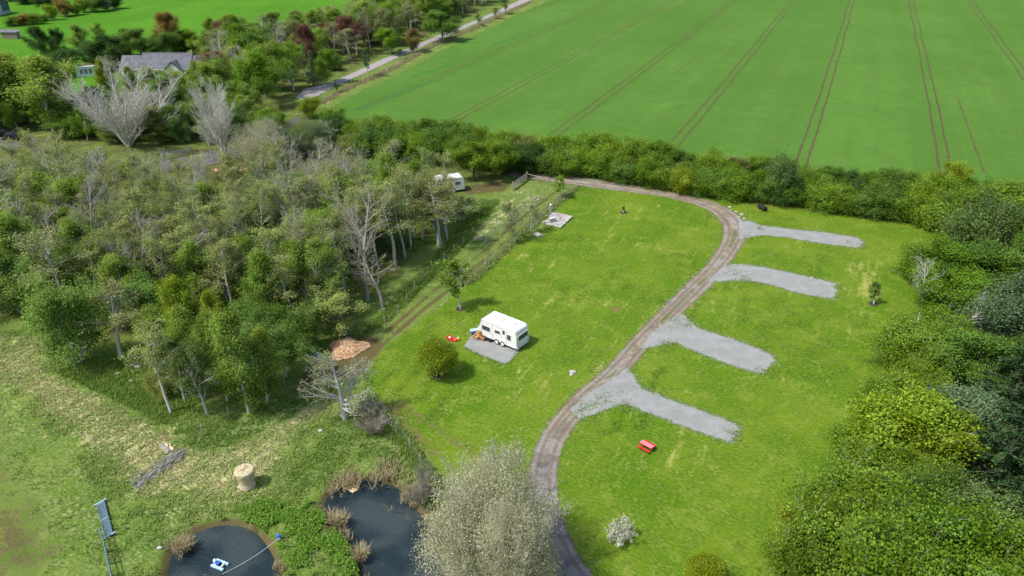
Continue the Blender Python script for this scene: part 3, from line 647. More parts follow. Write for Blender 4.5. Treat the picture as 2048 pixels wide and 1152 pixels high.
# --- main wood, scattered with a minimum spacing
def scatter(poly, dmin, n, seed, avoid=()):
    r = random.Random(seed); pl = np.array(poly); x0, y0 = pl.min(0); x1, y1 = pl.max(0); out = []
    for _ in range(n * 60):
        if len(out) >= n: break
        x, y = r.uniform(x0, x1), r.uniform(y0, y1)
        if not inside(pl, np.array([x]), np.array([y]))[0]: continue
        if any((x - a) ** 2 + (y - b) ** 2 < dmin * dmin for a, b in out) or any((x - a) ** 2 + (y - b) ** 2 < d * d for a, b, d in avoid): continue
        out.append((x, y))
    return out
WB = [(-120, 620), (60, 625), (150, 640), (230, 640), (300, 670), (390, 645), (450, 645), (540, 680), (640, 640), (740, 580), (830, 500), (900, 440), (870, 418), (800, 412), (700, 392), (600, 400), (520, 425), (440, 432), (330, 425), (200, 392), (60, 402), (-120, 404)]
for i, (x, y) in enumerate(scatter(gp(WB), 2.9, 225, 5, [(*at(428, 700), 3.6), (*at(424, 668), 3.2), (*at(430, 735), 3.0)])):
    zl = lm(x, y, LM)
    q = rnd.random(); lb = x < at(250, 500)[0]
    if q < (.50 if not lb else .42): tree_xy('alder', x, y, rnd.uniform(9, 12), rnd.uniform(4.4, 6.6), LF['olive'] if rnd.random() < .6 else LF['oliveb'], BK['grey'], 'grey budding olive tree ' + zl, 'budding trees crowding the wood')
    elif q < .70: tree_xy('poplar', x, y, rnd.uniform(9.5, 12.5), rnd.uniform(4.5, 6.5), LF['oliveb'], BK['grey'], 'bare pale tree ' + zl, 'bare trees crowding the wood')
    elif q < .80: tree_xy('thin', x, y, rnd.uniform(7, 10), rnd.uniform(4.5, 7), LF['birch'], BK['grey'], 'thin leafed tree ' + zl, 'thinly leafed trees in the wood')
    elif q < .90: tree_xy('round', x, y, rnd.uniform(5, 8), rnd.uniform(5, 7), LF['bright'] if lb or rnd.random() < .5 else LF['mid'], BK['grey'], 'low leafy green tree ' + zl, 'leafy trees low in the wood')
    else: tree_xy('birch', x, y, rnd.uniform(8, 11), rnd.uniform(3.6, 5), LF['birch'], BK['white'], 'slim birch ' + zl, 'birches in the wood')
# --- wood edge, one by one
E_ = [('round', 160, 722, 555, 115, 'bright', 'grey', 'big bright green willow bush at the left wood edge above the dry meadow'),
      ('alder', 243, 714, 575, 120, 'oliveb', 'white', 'crooked white trunked tree with bare low boughs right of the willow bush'),
      ('birch', 415, 670, 545, 0, 'yel', 'white', ''), ('birch', 366, 700, 558, 58, 'yel', 'white', 'golden leafed birch beside the dark hide box'),
      ('alder', 343, 826, 640, 85, 'olive', 'white', 'slim leaning pale tree at the front corner of the wood'),
      ('thin', 415, 828, 690, 88, 'pale', 'white', 'forked white tree with pale green top at the front corner of the wood'),
      ('birch', 498, 826, 612, 82, 'birch', 'white', 'tall green birch with twin white stems at the front of the wood'),
      ('broad', 572, 752, 650, 100, 'bright', 'grey', 'full green tree left of the blue gate'),
      ('round', 604, 704, 625, 84, 'mid', 'grey', 'rounded green tree above the orange woodchip heap'),
      ('thin', 690, 668, 585, 120, 'olive', 'grey', 'low spreading olive tree at the wood edge by the muddy track'),
      ('thin', 650, 650, 560, 110, 'pale', 'grey', 'pale budding bush behind the woodchip heap'),
      ('round', 540, 690, 600, 100, 'mid', 'grey', 'dark green tree set back behind the tall birch'),
      ('poplar', 735, 600, 375, 120, 'oliveb', 'tan', 'tall leaning bare tree at the right edge of the wood'),
      ('poplar', 765, 615, 505, 120, 'oliveb', 'tan', 'low bare tree sweeping out over the muddy track'),
      ('poplar', 655, 560, 420, 80, 'oliveb', 'white', 'white stemmed bare tree standing just inside the wood'),
      ('alder', 868, 452, 338, 62, 'olive', 'grey', 'left of the two trees screening the hidden caravan'), ('alder', 890, 462, 350, 50, 'oliveb', 'grey', 'right of the two trees screening the hidden caravan'), ('alder', 790, 530, 360, 90, 'olive', 'grey', 'tall olive tinted tree in front of the half hidden caravan'),
      ('alder', 845, 478, 345, 80, 'olive', 'grey', 'straight grey trunked tree third from the wood corner'),
      ('alder', 878, 490, 360, 95, 'olive', 'grey', 'twin trunked tree at the right corner of the wood'),
      ('poplar', 895, 480, 385, 80, 'oliveb', 'grey', 'leaning bare tree at the far right corner of the wood'),
      ('thin', 925, 440, 395, 60, 'oliveb', 'grey', 'small bare bush at the tip of the wood'),
      ('birch', 350, 650, 560, 60, 'yel', 'white', 'yellow birch behind the golden one'),
      ('round', 330, 640, 560, 70, 'mid', 'grey', 'green bush behind the crooked white tree'),
      ('birch', 490, 600, 490, 70, 'bright', 'white', 'slender bright green birch in the middle of the wood'),
      ('poplar', 410, 620, 470, 80, 'oliveb', 'white', 'white leaning trunk above the dark hide box'),
      ('round', 95, 540, 440, 95, 'bright', 'grey', 'bright round green tree in the left of the wood'),
      ('round', 250, 640, 540, 110, 'bright', 'grey', 'bright green tree behind the crooked white tree'),
      ('round', 70, 600, 500, 90, 'bright', 'grey', 'leafy green tree at the left of the wood'),
      ('lone', 690, 838, 706, 118, 'oliveb', 'white', 'lone bare tree with thick white trunk by the fence corner'),
      ('round', 330, 790, 740, 60, 'olive', 'grey', 'scrubby bush between the slim pale trees'),
      ('birch', 455, 800, 628, 62, 'birch', 'white', 'slim birch between the forked white tree and the twin stemmed birch'), ('birch', 535, 800, 650, 66, 'bbirch', 'white', 'bright birch just right of the twin stemmed birch'), ('birch', 400, 770, 610, 60, 'bbirch', 'white', 'bright birch behind the forked white tree'),
      ('birch', 335, 750, 612, 56, 'birch', 'white', 'slim birch behind the slim leaning pale tree'), ('thin', 525, 770, 625, 80, 'bright', 'grey', 'soft green tree filling the gap right of the twin stemmed birch'), ('birch', 440, 720, 590, 50, 'yel', 'white', 'yellow green birch right of the hide box'), ('thin', 370, 800, 680, 70, 'pale', 'grey', 'pale budding tree between the leaning and forked white trees'), ('thin', 470, 745, 680, 80, 'mid', 'grey', 'shady low tree behind the forked white tree')]
for kd, u, v, tv, wp, lf, bk, lab in E_:
    if wp: tree(kd, u, v, tv, wp, LF[lf], BK[bk], lab)
# --- top left
T_ = [('birch', 12, 245, 100, 75, 'bbirch', 'white', 'tall birch at the extreme left edge above the parked cars'), ('birch', 48, 240, 108, 70, 'bbirch', 'white', 'second tall birch from the left edge'),
      ('birch', 108, 262, 112, 100, 'bbirch', 'white', 'broad tall birch right of the parked cars'), ('birch', 78, 235, 120, 70, 'bbirch', 'white', 'birch between the two tallest at the left'),
      ('round', 155, 255, 190, 55, 'bright', 'grey', 'bright green bush below the summerhouse'), ('broad', 205, 250, 175, 60, 'mid', 'grey', 'mid green bush left of the big pale bare tree'),
      ('birch', -25, 260, 110, 90, 'bbirch', 'white', 'birch cut by the left edge of the photo'),
      ('broad', 95, 130, 52, 42, 'dark', 'grey', 'tall dark tree by the paddock'), ('broad', 122, 120, 58, 30, 'dark', 'grey', 'narrow dark tree beside the tall dark one'), ('round', 125, 152, 100, 62, 'dark', 'grey', 'dark bush left of the summerhouse'),
      ('birch', 166, 122, 48, 32, 'birch', 'white', 'slim birch rising behind the summerhouse'), ('birch', 204, 90, 45, 26, 'birch', 'grey', 'small upright tree behind the dark round ones'), ('broad', 190, 135, 82, 50, 'dark', 'grey', 'dark round tree behind the summerhouse'),
      ('broad', 228, 140, 70, 62, 'dark', 'grey', 'largest dark round tree left of the house'), ('broad', 288, 118, 56, 62, 'mid', 'grey', 'full green tree behind the house roof'), ('broad', 262, 112, 58, 40, 'mid', 'grey', 'green tree behind the left end of the house'),
      ('birch', 334, 112, 26, 34, 'rust', 'white', 'left of the twin rust tinted birches behind the house'), ('birch', 354, 112, 24, 34, 'rust', 'white', 'right of the twin rust tinted birches behind the house'), ('broad', 388, 110, 60, 50, 'hedge2', 'grey', 'yellow green tree behind the right end of the house'),
      ('birch', 424, 98, 36, 30, 'birch', 'grey', 'slim birch right of the house'), ('birch', 452, 98, 34, 40, 'birch', 'grey', 'birch second right of the house'), ('birch', 486, 105, 28, 55, 'birch', 'grey', 'tall full birch against the far pasture'), ('birch', 436, 130, 64, 46, 'birch', 'grey', 'olive birch beside the right wing of the house'),
      ('birch', 228, 222, 115, 38, 'yel', 'white', 'yellow green birch left of the house front'), ('birch', 196, 240, 172, 44, 'yel', 'white', 'low yellow birch behind the pale bare tree'), ('birch', 270, 210, 132, 30, 'birch', 'white', 'thin birch in front of the house left wall'), ('birch', 308, 215, 134, 34, 'birch', 'white', 'narrow birch in front of the house'),
      ('broad', 345, 238, 150, 75, 'mid', 'grey', 'dark green tree in front of the house gable'), ('round', 365, 200, 138, 62, 'hedge2', 'grey', 'bright green tree under the white gable'), ('birch', 408, 205, 122, 44, 'birch', 'white', 'birch at the right corner of the house'), ('broad', 318, 245, 180, 60, 'mid', 'grey', 'mid green tree below the house front'), ('round', 365, 285, 235, 50, 'bright', 'grey', 'bright bush beside the metal field gate'),
      ('round', 160, 270, 235, 80, 'mid', 'grey', 'low green bush right of the car park'),
      ('spreading', 258, 292, 122, 172, 'grey', 'pale', 'huge pale bare tree with fanning silver branches'), ('spreading', 450, 316, 148, 122, 'oliveb', 'pale', 'large pale bare tree beside the driveway'), ('poplar', 425, 320, 235, 30, 'oliveb', 'white', 'thin white stem left of the large driveway tree'),
      ('silver', 610, 305, 232, 100, 'pale', 'grey', 'grey green domed willow left of the long hedge'), ('silver', 520, 330, 235, 90, 'silver', 'pale', 'pale fluffy willow by the driveway bend'), ('poplar', 560, 350, 262, 70, 'oliveb', 'pale', 'pale bare tree below the domed willow'),
      ('round', 620, 235, 192, 55, 'yel', 'grey', 'glowing yellow green bush at the end of the lane'), ('round', 660, 255, 215, 60, 'hedge2', 'grey', 'yellow green shrub starting the long hedge'), ('round', 540, 300, 225, 55, 'mid', 'grey', 'green tree behind the pale willow')]
for kd, u, v, tv, wp, lf, bk, lab in T_: tree(kd, u, v, tv, wp * (.84 if kd in ('birch', 'broad', 'round') and v > 190 and u > 200 else 1), LF[lf], BK[bk], lab)
AVO = [(*at(318, 172), 11), (*at(175, 170), 8), (*at(25, 285), 8)]
# --- infill between bungalow, car park and wood
LM3 = [(40, 240, 'by the car park'), (150, 250, 'below the summerhouse'), (230, 260, 'behind the fanning pale tree'), (330, 260, 'between the two big pale bare trees'), (420, 230, 'right of the bungalow garden'), (480, 200, 'above the pale fluffy willow'), (520, 260, 'left of the domed willow')]
for x, y in scatter(gp([(-60, 262), (-60, 225), (60, 225), (130, 248), (200, 248), (330, 240), (430, 200), (520, 230), (560, 255), (540, 285), (470, 285), (390, 285), (320, 292), (170, 292), (130, 262)]), 4.3, 46, 21, AVO):
    kd = rnd.choice(['birch', 'broad', 'round', 'thin', 'broad']); lf = rnd.choice(['mid', 'birch', 'hedge', 'hedge2', 'mid', 'olive'])
    tree_xy(kd, x, y, rnd.uniform(4.5, 7.5), rnd.uniform(4.5, 6.5), LF[lf], BK['grey'], {'birch': 'slender', 'broad': 'full leafed', 'round': 'bushy', 'thin': 'thinly leafed'}[kd] + {'mid': ' deep green', 'birch': ' light olive', 'hedge': ' green', 'hedge2': ' yellow green', 'olive': ' olive'}[lf] + ' tree ' + lm(x, y, LM3), 'trees between the bungalow and the wood')
for x, y in scatter(gp([(215, 122), (250, 112), (400, 106), (520, 92), (600, 78), (600, 110), (420, 125), (400, 118), (240, 118)]), 3.5, 24, 22):
    lf = rnd.choice(['mid', 'birch', 'hedge', 'dark']); tree_xy(rnd.choice(['broad', 'round', 'birch']), x, y, rnd.uniform(5, 8), rnd.uniform(5, 7), LF[lf], BK['grey'], {'mid': 'deep green', 'birch': 'light olive', 'hedge': 'green', 'dark': 'dark green'}[lf] + ' tree in the row between bungalow and far pasture', 'trees behind the bungalow')
# --- lane belt
LB = [(430, 215), (530, 225), (580, 200), (602, 168), (686, 132), (786, 91), (866, 57), (1004, -6), (1090, -52), (960, -45), (830, 5), (740, 45), (620, 85), (500, 110), (430, 130)]
pal = ['hedge', 'mid', 'olive', 'oliveb', 'copper', 'hedge2', 'birch', 'birch', 'birch', 'olive', 'hedge', 'hedge', 'hedge2', 'oliveb']
nmz = dict(hedge='green', mid='mid green', olive='olive', oliveb='brownish olive', copper='copper red', hedge2='yellow green', rust='rust orange', birch='light olive', dark='dark green')
LM2 = [(450, 180, 'right of the bungalow'), (520, 210, 'between bungalow and lane junction'), (590, 190, 'at the lane junction'), (640, 140, 'around the blue conifer'), (560, 120, 'behind the copper trees'), (720, 110, 'left of the orange verge tree'), (700, 60, 'against the far pasture'), (800, 80, 'above the orange verge tree'), (800, 20, 'far back by the pasture'), (880, 50, 'behind the broad dark lane tree'), (960, 0, 'where the lane leaves the photo')]
for i, (x, y) in enumerate(scatter(gp(LB), 3.2, 185, 11)):
    lf = pal[rnd.randrange(len(pal))]; kd = rnd.choice(['broad', 'thin', 'thin', 'broad', 'birch', 'alder', 'poplar'])
    if kd in ('alder', 'poplar'): lf = 'oliveb'
    tree_xy(kd, x, y, rnd.uniform(8.5, 12.5), rnd.uniform(6.5, 9), LF[lf], BK['grey'], {'alder': 'grey bare branched', 'poplar': 'grey bare branched', 'birch': nmz[lf] + ' slender', 'broad': nmz[lf] + ' full leafed', 'thin': nmz[lf] + ' thinly leafed'}[kd] + ' tree ' + lm(x, y, LM2), 'trees in the belt along the lane')
for kd, u, v, tv, wp, lf, bk, lab in [('conifer', 628, 170, 102, 26, 'blue', 'brown', 'dark blue conifer among the copper trees by the lane'), ('thin', 610, 150, 80, 45, 'copper', 'grey', 'copper red tree left of the blue conifer'), ('thin', 660, 110, 45, 45, 'copper', 'grey', 'copper red tree in the middle of the lane belt'), ('broad', 655, 168, 100, 48, 'hedge', 'grey', 'round green tree right of the blue conifer'), ('broad', 780, 108, 55, 40, 'hedge2', 'grey', 'bright green tree overlooking the lane'),
                                      ('broad', 885, 82, 22, 62, 'mid', 'grey', 'broad dark tree spreading over the lane'), ('birch', 827, 105, 57, 28, 'rust', 'white', 'orange young tree on the lane verge'), ('sapling', 735, 155, 97, 24, 'dark', 'grey', 'dark slim tree on the lane verge nearest the junction'), ('sapling', 802, 120, 98, 16, 'dark', 'white', 'small verge tree left of the orange one'), ('sapling', 955, 52, 27, 18, 'pale', 'white', 'pale green sapling on the far lane verge'), ('sapling', 988, 38, 15, 20, 'hedge2', 'grey', 'green sapling beyond the pale one'), ('sapling', 1012, 28, -5, 22, 'mid', 'grey', 'dark sapling farthest up the lane'), ('sapling', 670, 185, 165, 14, 'dark', 'grey', 'tiny tree at the junction verge'), ('round', 672, 140, 118, 30, 'dark', 'grey', 'dark round bush by the lane edge')]:
    tree(kd, u, v, tv, wp, LF[lf], BK[bk], lab)
# --- far hedges top left
for i, (u, v, tv, wp, lf) in enumerate([(22, 52, 32, 32, 'hedge'), (45, 50, 28, 34, 'rust'), (70, 48, 25, 34, 'hedge'), (88, 42, 28, 26, 'mid'), (108, 40, 8, 26, 'yel'), (132, 33, -4, 32, 'rust'), (152, 30, 5, 24, 'hedge'), (170, 24, -5, 26, 'yel'), (190, 24, -8, 34, 'mid'), (212, 22, -8, 30, 'blue'), (232, 18, -12, 30, 'dark'), (80, 12, -10, 40, 'dark'), (50, 8, -12, 40, 'dark'), (20, 2, -20, 40, 'dark'), (110, 8, -10, 30, 'mid')]):
    tree('round', u, v, tv, wp, LF[lf], BK['grey'], '%s bush, %s in the hedge between the far pastures' % (nmz.get(lf, {'yel': 'yellow', 'blue': 'grey green'}.get(lf, lf)), ['leftmost', 'second', 'third', 'fourth', 'fifth', 'sixth', 'seventh', 'eighth', 'ninth', 'tenth', 'last', 'farthest back', 'second farthest back', 'one by the barn', 'small one'][i]), 'bushes in the far pasture hedge', name='hedge_shrub')
# --- long hedge below the crop field
HT = [(640, 226), (700, 232), (760, 220), (830, 236), (900, 232), (960, 240), (1040, 262), (1130, 264), (1220, 274), (1290, 270), (1350, 298), (1450, 302), (1550, 312), (1640, 332), (1750, 340), (1850, 338), (1900, 345), (2000, 372), (2060, 390), (2200, 420)]
HB = [(640, 300), (700, 305), (800, 318), (900, 328), (1040, 342), (1200, 354), (1350, 381), (1440, 394), (1550, 404), (1650, 416), (1750, 432), (1850, 452), (1950, 470), (2060, 480), (2200, 500)]
ip = lambda tb, u: float(np.interp(u, [p[0] for p in tb], [p[1] for p in tb]))
u = 655; i = 0
while u < 2160:
    m = mpp(ip(HB, u)); st = 2.5 / m
    for row in (0, 1):
        uu = u + rnd.uniform(-.3, .3) * st + row * st * .5; b = ip(HB, uu) - (3 if row == 0 else 26) + rnd.uniform(-2, 2)
        tp = ip(HT, uu) + (34 if row == 0 else 6) + rnd.uniform(-7, 9)
        lf = rnd.choices(['hedge', 'hedge2', 'mid', 'dark', 'yel', 'olive'], [6, 2.2, 4, .5, .3, .3])[0]
        ln = {'hedge': 'green', 'hedge2': 'light green', 'mid': 'deep green', 'dark': 'dark green', 'yel': 'yellow green', 'olive': 'olive'}[lf]
        tree(rnd.choice(['shrub', 'shrub', 'broad']) if row else 'shrub', uu, b, tp, (4.6 + rnd.random() * 1.6) / m, LF[lf], BK['brown'], '%s shrub, %s row of long hedge, %s' % (ln, 'back' if row else 'front', min([(680, 'by the lane end'), (800, 'above the wood'), (900, 'behind the half hidden caravan'), (1000, 'behind the driveway gate trees'), (1120, 'above the bright young tree'), (1220, 'left of the middle tramline'), (1350, 'where the fourth tramline ends'), (1450, 'at the track bend'), (1520, 'left of the white flowering shrub'), (1600, 'right of the white flowering shrub'), (1700, 'above the end of the first pitch'), (1800, 'left of the tall yellow shrub'), (1920, 'right of the tall yellow shrub'), (2030, 'at the right edge')], key=lambda q: abs(q[0] - uu))[1]), 'shrubs of the long hedge', name='hedge_shrub', cat='shrub')
    u += st; i += 1
for kd, u, v, tv, wp, lf, bk, lab in [('broad', 948, 362, 284, 66, 'hedge', 'brown', 'round green tree left of the driveway gate, in front of the hedge'), ('broad', 1000, 356, 280, 60, 'hedge', 'brown', 'round green tree just left of the timber gate'), ('shrub', 1553, 398, 310, 62, 'pale', 'grey', 'white flowering shrub in the long hedge'), ('broad', 1875, 430, 325, 70, 'yel', 'brown', 'tall yellow shrub near the right end of the long hedge'), ('shrub', 1640, 414, 388, 30, 'oliveb', 'brown', 'low brown bush at the foot of the long hedge'),
                                      ('sapling', 1122, 398, 352, 26, 'hedge2', 'grey', 'narrow bright green young tree between the two track fences'), ('thin', 1030, 485, 400, 40, 'oliveb', 'white', 'sparse thin tree on the fence line left of the concrete slab'), ('thin', 1062, 465, 410, 34, 'oliveb', 'white', 'sparse thin tree nearest the concrete slab')]:
    tree(kd, u, v, tv, wp, LF[lf], BK[bk], lab)
# --- right belt
R_ = [('broad', 1965, 520, 385, 170, 'hedge2', 'broad yellow green tree at the top of the right belt'), ('round', 1920, 560, 405, 130, 'pale', 'pale feathery tree at the corner of the camping field'), ('broad', 2030, 500, 375, 120, 'hedge', 'green tree at the upper right edge of the photo'),
      ('broad', 1885, 600, 485, 120, 'hedge', 'dark sided green tree below the pale feathery one'), ('shrub', 1835, 560, 505, 70, 'hedge', 'low green bush at the upper corner of the right belt'), ('broad', 1950, 620, 500, 110, 'mid', 'mid green tree in the upper right belt'), ('broad', 2030, 620, 470, 120, 'mid', 'green tree by the right edge above the grey green one'),
      ('broad', 1890, 650, 545, 100, 'hedge', 'leafy tree behind the slim pale birch'), ('broad', 2000, 720, 540, 170, 'blue', 'large grey green tree in the right belt'), ('broad', 2060, 760, 560, 130, 'blue', 'grey green tree cut by the right edge'),
      ('round', 1800, 740, 640, 130, 'hedge2', 'yellow green shrub bulging over the lawn right of the third pitch'), ('round', 1870, 750, 650, 120, 'hedge', 'green tree beside the fallen white branches'), ('broad', 1930, 790, 665, 120, 'mid', 'shaded green tree left of the conifers'),
      ('round', 1790, 840, 730, 130, 'hedge2', 'rounded yellow green bush level with the fourth pitch'), ('round', 1740, 850, 760, 80, 'hedge', 'low green bush on the lawn edge level with the fourth pitch'), ('broad', 1780, 950, 790, 170, 'yel', 'brightest yellow tree in the right belt'),
      ('broad', 1910, 920, 780, 140, 'blue', 'blue green leafy tree between the yellow tree and conifers'), ('round', 1700, 960, 860, 130, 'hedge', 'green bush at the lawn edge right of the picnic table'), ('round', 1790, 1010, 890, 130, 'hedge', 'green shrub below the brightest yellow tree'), ('broad', 1850, 990, 870, 90, 'yel', 'small yellow tree in a gap of the right belt'),
      ('round', 1660, 1060, 935, 140, 'hedge2', 'light green shrub low in the right belt'), ('round', 1750, 1100, 940, 180, 'hedge2', 'large light green shrub near the lower right'), ('round', 1850, 1130, 960, 130, 'mid', 'shady green shrub near the lower right'), ('round', 1600, 1150, 1010, 130, 'yel', 'yellow green shrub at the bottom edge right of the lawn'),
      ('round', 1700, 1210, 1010, 190, 'hedge2', 'light green shrub cut by the bottom edge'), ('round', 1820, 1240, 1040, 200, 'hedge', 'broad green shrub cut by the bottom edge'), ('round', 1560, 1210, 1060, 110, 'hedge', 'lowest green shrub beside the lawn'), ('round', 1960, 1250, 1060, 170, 'hedge', 'dark bush at the bottom right'), ('broad', 2040, 1230, 1040, 130, 'bright', 'vivid green tree in the bottom right corner'),
      ('thin', 1930, 1130, 960, 140, 'pale', 'wiry tree with pale leafy sprays in the lower right'), ('dome', 1408, 1190, 1124, 84, 'yel', 'yellow bush poking up at the bottom edge of the lawn')]
for kd, u, v, tv, wp, lf, lab in R_: tree(kd, u, v, tv, wp * 1.08, LF[lf], BK['grey' if kd != 'thin' else 'white'], lab)
for i, (u, v, tv, wp) in enumerate([(1990, 900, 680, 150), (2060, 960, 690, 170), (1975, 1040, 800, 170), (2050, 1120, 820, 180), (2120, 1000, 700, 180), (2110, 860, 620, 160)]):
    tree('conifer', u, v, tv, wp, LF['con'], BK['brown'], 'dark conifer %s in the lower right' % ['beside the blue green tree', 'behind the foremost one', 'foremost of the group', 'at the right edge', 'cut by the right edge', 'highest of the group'][i], 'dark conifers')
tree('poplar', 1836, 642, 522, 72, LF['yel'], BK['white'], 'slim pale birch standing bare at the lawn edge of the right belt')
for x, y in scatter([at(2090, 480), at(2060, 640), at(2140, 900), at(2160, 1200), (75, 36), (95, 60), (110, 110)], 6, 10, 3):
    tree_xy('broad', x, y, rnd.uniform(8, 11), rnd.uniform(7, 10), LF['mid'], BK['grey'], 'green tree beyond the right edge of the photo', 'trees beyond the right edge')
# fallen white tree: a bare crown lying on the bushes
x, y = at(1880, 665, 3)
ft = tree_xy('poplar', x, y, 8.5, 5.0, LF['grey'], (.5, .48, .44), 'fallen dead tree with a fan of white branches lying in the right belt', var=1, tilt=(math.radians(12), math.radians(68), math.radians(15)))
ft.location.z = 2.6
# --- big silver willow in the foreground, bushes on the lawn
tree('silver', 978, 1160, 918, 218, LF['silver'], BK['pale'], 'huge silvery budding willow beside the pond and track', var=0)
tree('silver', 945, 1180, 1010, 110, LF['silver'], BK['pale'], 'smaller silvery willow leaning over the pond', var=0)
tree('silver', 1036, 1200, 985, 130, LF['silver'], BK['pale'], 'silvery willow at the bottom edge beside the track', var=0)
tree('dome', 877, 752, 684, 80, (.235, .31, .016), BK['brown'], 'round yellow green bush on the lawn left of the caravan pad', name='round_bush', cat='bush')
tree('blossom', 1238, 1080, 1040, 56, (.80, .78, .66), (.50, .48, .42), 'small white blossoming shrub alone on the lower lawn', name='blossom_shrub', cat='shrub')
tree('spreading', 845, 1010, 940, 80, (.16, .15, .07), BK['tan'], 'brown thorny scrub on the far bank of the larger pond', name='scrub_bush', cat='bush')
tree('spreading', 745, 868, 820, 60, (.15, .11, .06), BK['tan'], 'brown bramble heap at the fence corner', name='scrub_bush', cat='bush')

# ------------------------------------------------------------------ built things
P_ = dict(white=plain('white_paint', (.74, .74, .73), .35, var=.08, scale=1.6), offw=plain('off_white_panel', (.62, .63, .62), .4, var=.08), glass=plain('dark_window', (.05, .06, .065), .12, var=.2), black=plain('black_plastic', (.018, .018, .02), .45),
          blue=plain('blue_plastic', (.02, .13, .45), .4), red=plain('red_paint', (.62, .022, .035), .45, var=.15), orange=plain('orange_plastic', (.75, .16, .05), .5), tyre=plain('rubber', (.03, .03, .03), .8), steel=plain('galvanised_steel', (.36, .41, .44), .45, .5, var=.2),
          bsteel=plain('blue_grey_steel', (.14, .22, .27), .45, .3, var=.2), timber=plain('weathered_timber', (.33, .30, .25), .85, var=.25, scale=3), pine=plain('varnished_pine', (.50, .27, .10), .6, var=.25, scale=9), conc=plain('stained_concrete', (.36, .33, .31), .9, var=.35, scale=1.1, bump=.02), stone=plain('pale_stone', (.38, .37, .34), .9, var=.25, scale=2, bump=.02),
          slate=plain('grey_roof_tile', (.135, .14, .165), .75, var=.22, scale=.8), render=plain('white_render', (.74, .74, .72), .85, var=.06), mint=plain('pale_green_board', (.46, .60, .56), .6, var=.08), carp=plain('black_car_paint', (.012, .014, .018), .15, var=.1), hay=plain('pale_straw', (.52, .44, .28), .9, var=.16, scale=7, bump=.04),
          net=plain('bale_net', (.70, .66, .52), .7, var=.1), chip=plain('orange_woodchip', (.68, .45, .27), .95, var=.35, scale=5, bump=.08), wirec=plain('dull_wire', (.16, .17, .16), .6), log=plain('cut_log', (.42, .27, .15), .9, var=.3, scale=4), stick=plain('dead_wood', (.34, .31, .27), .9, var=.3, scale=4), pond=plain('pale_blue_float', (.40, .62, .80), .4, var=.08), plank=plain('bright_plank', (.80, .66, .40), .6, var=.15, scale=9),
          navy=plain('navy_netting', (.035, .042, .075), .7, var=.4, scale=5, bump=.05), roofg=plain('pale_sheet_roof', (.42, .50, .52), .5, var=.1), barn=plain('green_sheet_wall', (.06, .10, .10), .6), shed=plain('brown_boards', (.20, .16, .13), .85, var=.25), rope=plain('pale_rope', (.45, .52, .55), .7), mulch=plain('bark_mulch', (.05, .04, .03), .95))
def box_bm(bm, c, s, rot=None, bev=0.0):
    r = bmesh.ops.create_cube(bm, size=1); vs = r['verts']
    for v in vs: v.co = Vector((v.co.x * s[0], v.co.y * s[1], v.co.z * s[2]))
    if bev:
        es = list({e for v in vs for e in v.link_edges}); rr = bmesh.ops.bevel(bm, geom=es, offset=bev, segments=2, affect='EDGES', profile=.6); vs = list({v for f in rr['faces'] for v in f.verts} | {v for v in vs if v.is_valid})
    Mx = Matrix.Translation(Vector(c)) @ (rot or Matrix.Identity(4))
    for v in vs: v.co = Mx @ v.co
def R3(x=0, y=0, z=0): return (Matrix.Rotation(z, 4, 'Z') @ Matrix.Rotation(y, 4, 'Y') @ Matrix.Rotation(x, 4, 'X'))
def bobj(name, parent, mat, f, smooth=False):
    bm = bmesh.new(); f(bm); me = bpy.data.meshes.new(name); bmesh.ops.recalc_face_normals(bm, faces=bm.faces[:]); bm.to_mesh(me); bm.free()
    if smooth:
        for p in me.polygons: p.use_smooth = True
    me.materials.append(P_[mat] if isinstance(mat, str) else mat); return link(name, me, parent)
def bx(name, parent, mat, c, s, rot=None, bev=0.0): return bobj(name, parent, mat, lambda bm: box_bm(bm, c, s, rot, bev))
def tube(name, parent, mat, pts, r, k=6, cap=True):
    def f(bm):
        rings = []
        for i, p in enumerate(pts):
            p = Vector(p); d = (Vector(pts[min(i + 1, len(pts) - 1)]) - Vector(pts[max(i - 1, 0)])).normalized(); rf = Vector((0, 0, 1)) if abs(d.z) < .9 else Vector((1, 0, 0)); u = d.cross(rf).normalized(); w_ = d.cross(u)
            rr = r[i] if isinstance(r, (list, tuple)) else r
            rings.append([bm.verts.new(p + (u * math.cos(a) + w_ * math.sin(a)) * rr) for a in [j * 2 * math.pi / k for j in range(k)]])
        for a, b in zip(rings, rings[1:]):
            for j in range(k): bm.faces.new((a[j], a[(j + 1) % k], b[(j + 1) % k], b[j]))
        if cap: bm.faces.new(rings[0]); bm.faces.new(rings[-1])
    return bobj(name, parent, mat, f)
def prism(name, parent, mat, prof, y0, y1, bev=0.0, axis='Y', seg=2):
    def f(bm):
        mk = (lambda x, z, y: (x, y, z)) if axis == 'Y' else (lambda x, z, y: (y, x, z))
        a = [bm.verts.new(mk(x, z, y0)) for x, z in prof]; b = [bm.verts.new(mk(x, z, y1)) for x, z in prof]
        bm.faces.new(a); bm.faces.new(b[::-1])
        for i in range(len(prof)): j = (i + 1) % len(prof); bm.faces.new((a[i], b[i], b[j], a[j]))
        if bev: bmesh.ops.bevel(bm, geom=bm.edges[:], offset=bev, segments=seg, affect='EDGES', clamp_overlap=True)
    return bobj(name, parent, mat, f)
def panel(name, parent, mat, pts, th):           # convex polygon slab of thickness th along its normal
    def f(bm):
        vs = [bm.verts.new(p) for p in pts]; fc = bm.faces.new(vs); fc.normal_update(); n = fc.normal * th
        b = [bm.verts.new(Vector(p) - n) for p in pts]; bm.faces.new(b[::-1])
        for i in range(len(pts)): j = (i + 1) % len(pts); bm.faces.new((vs[j], vs[i], b[i], b[j]))
    return bobj(name, parent, mat, f)

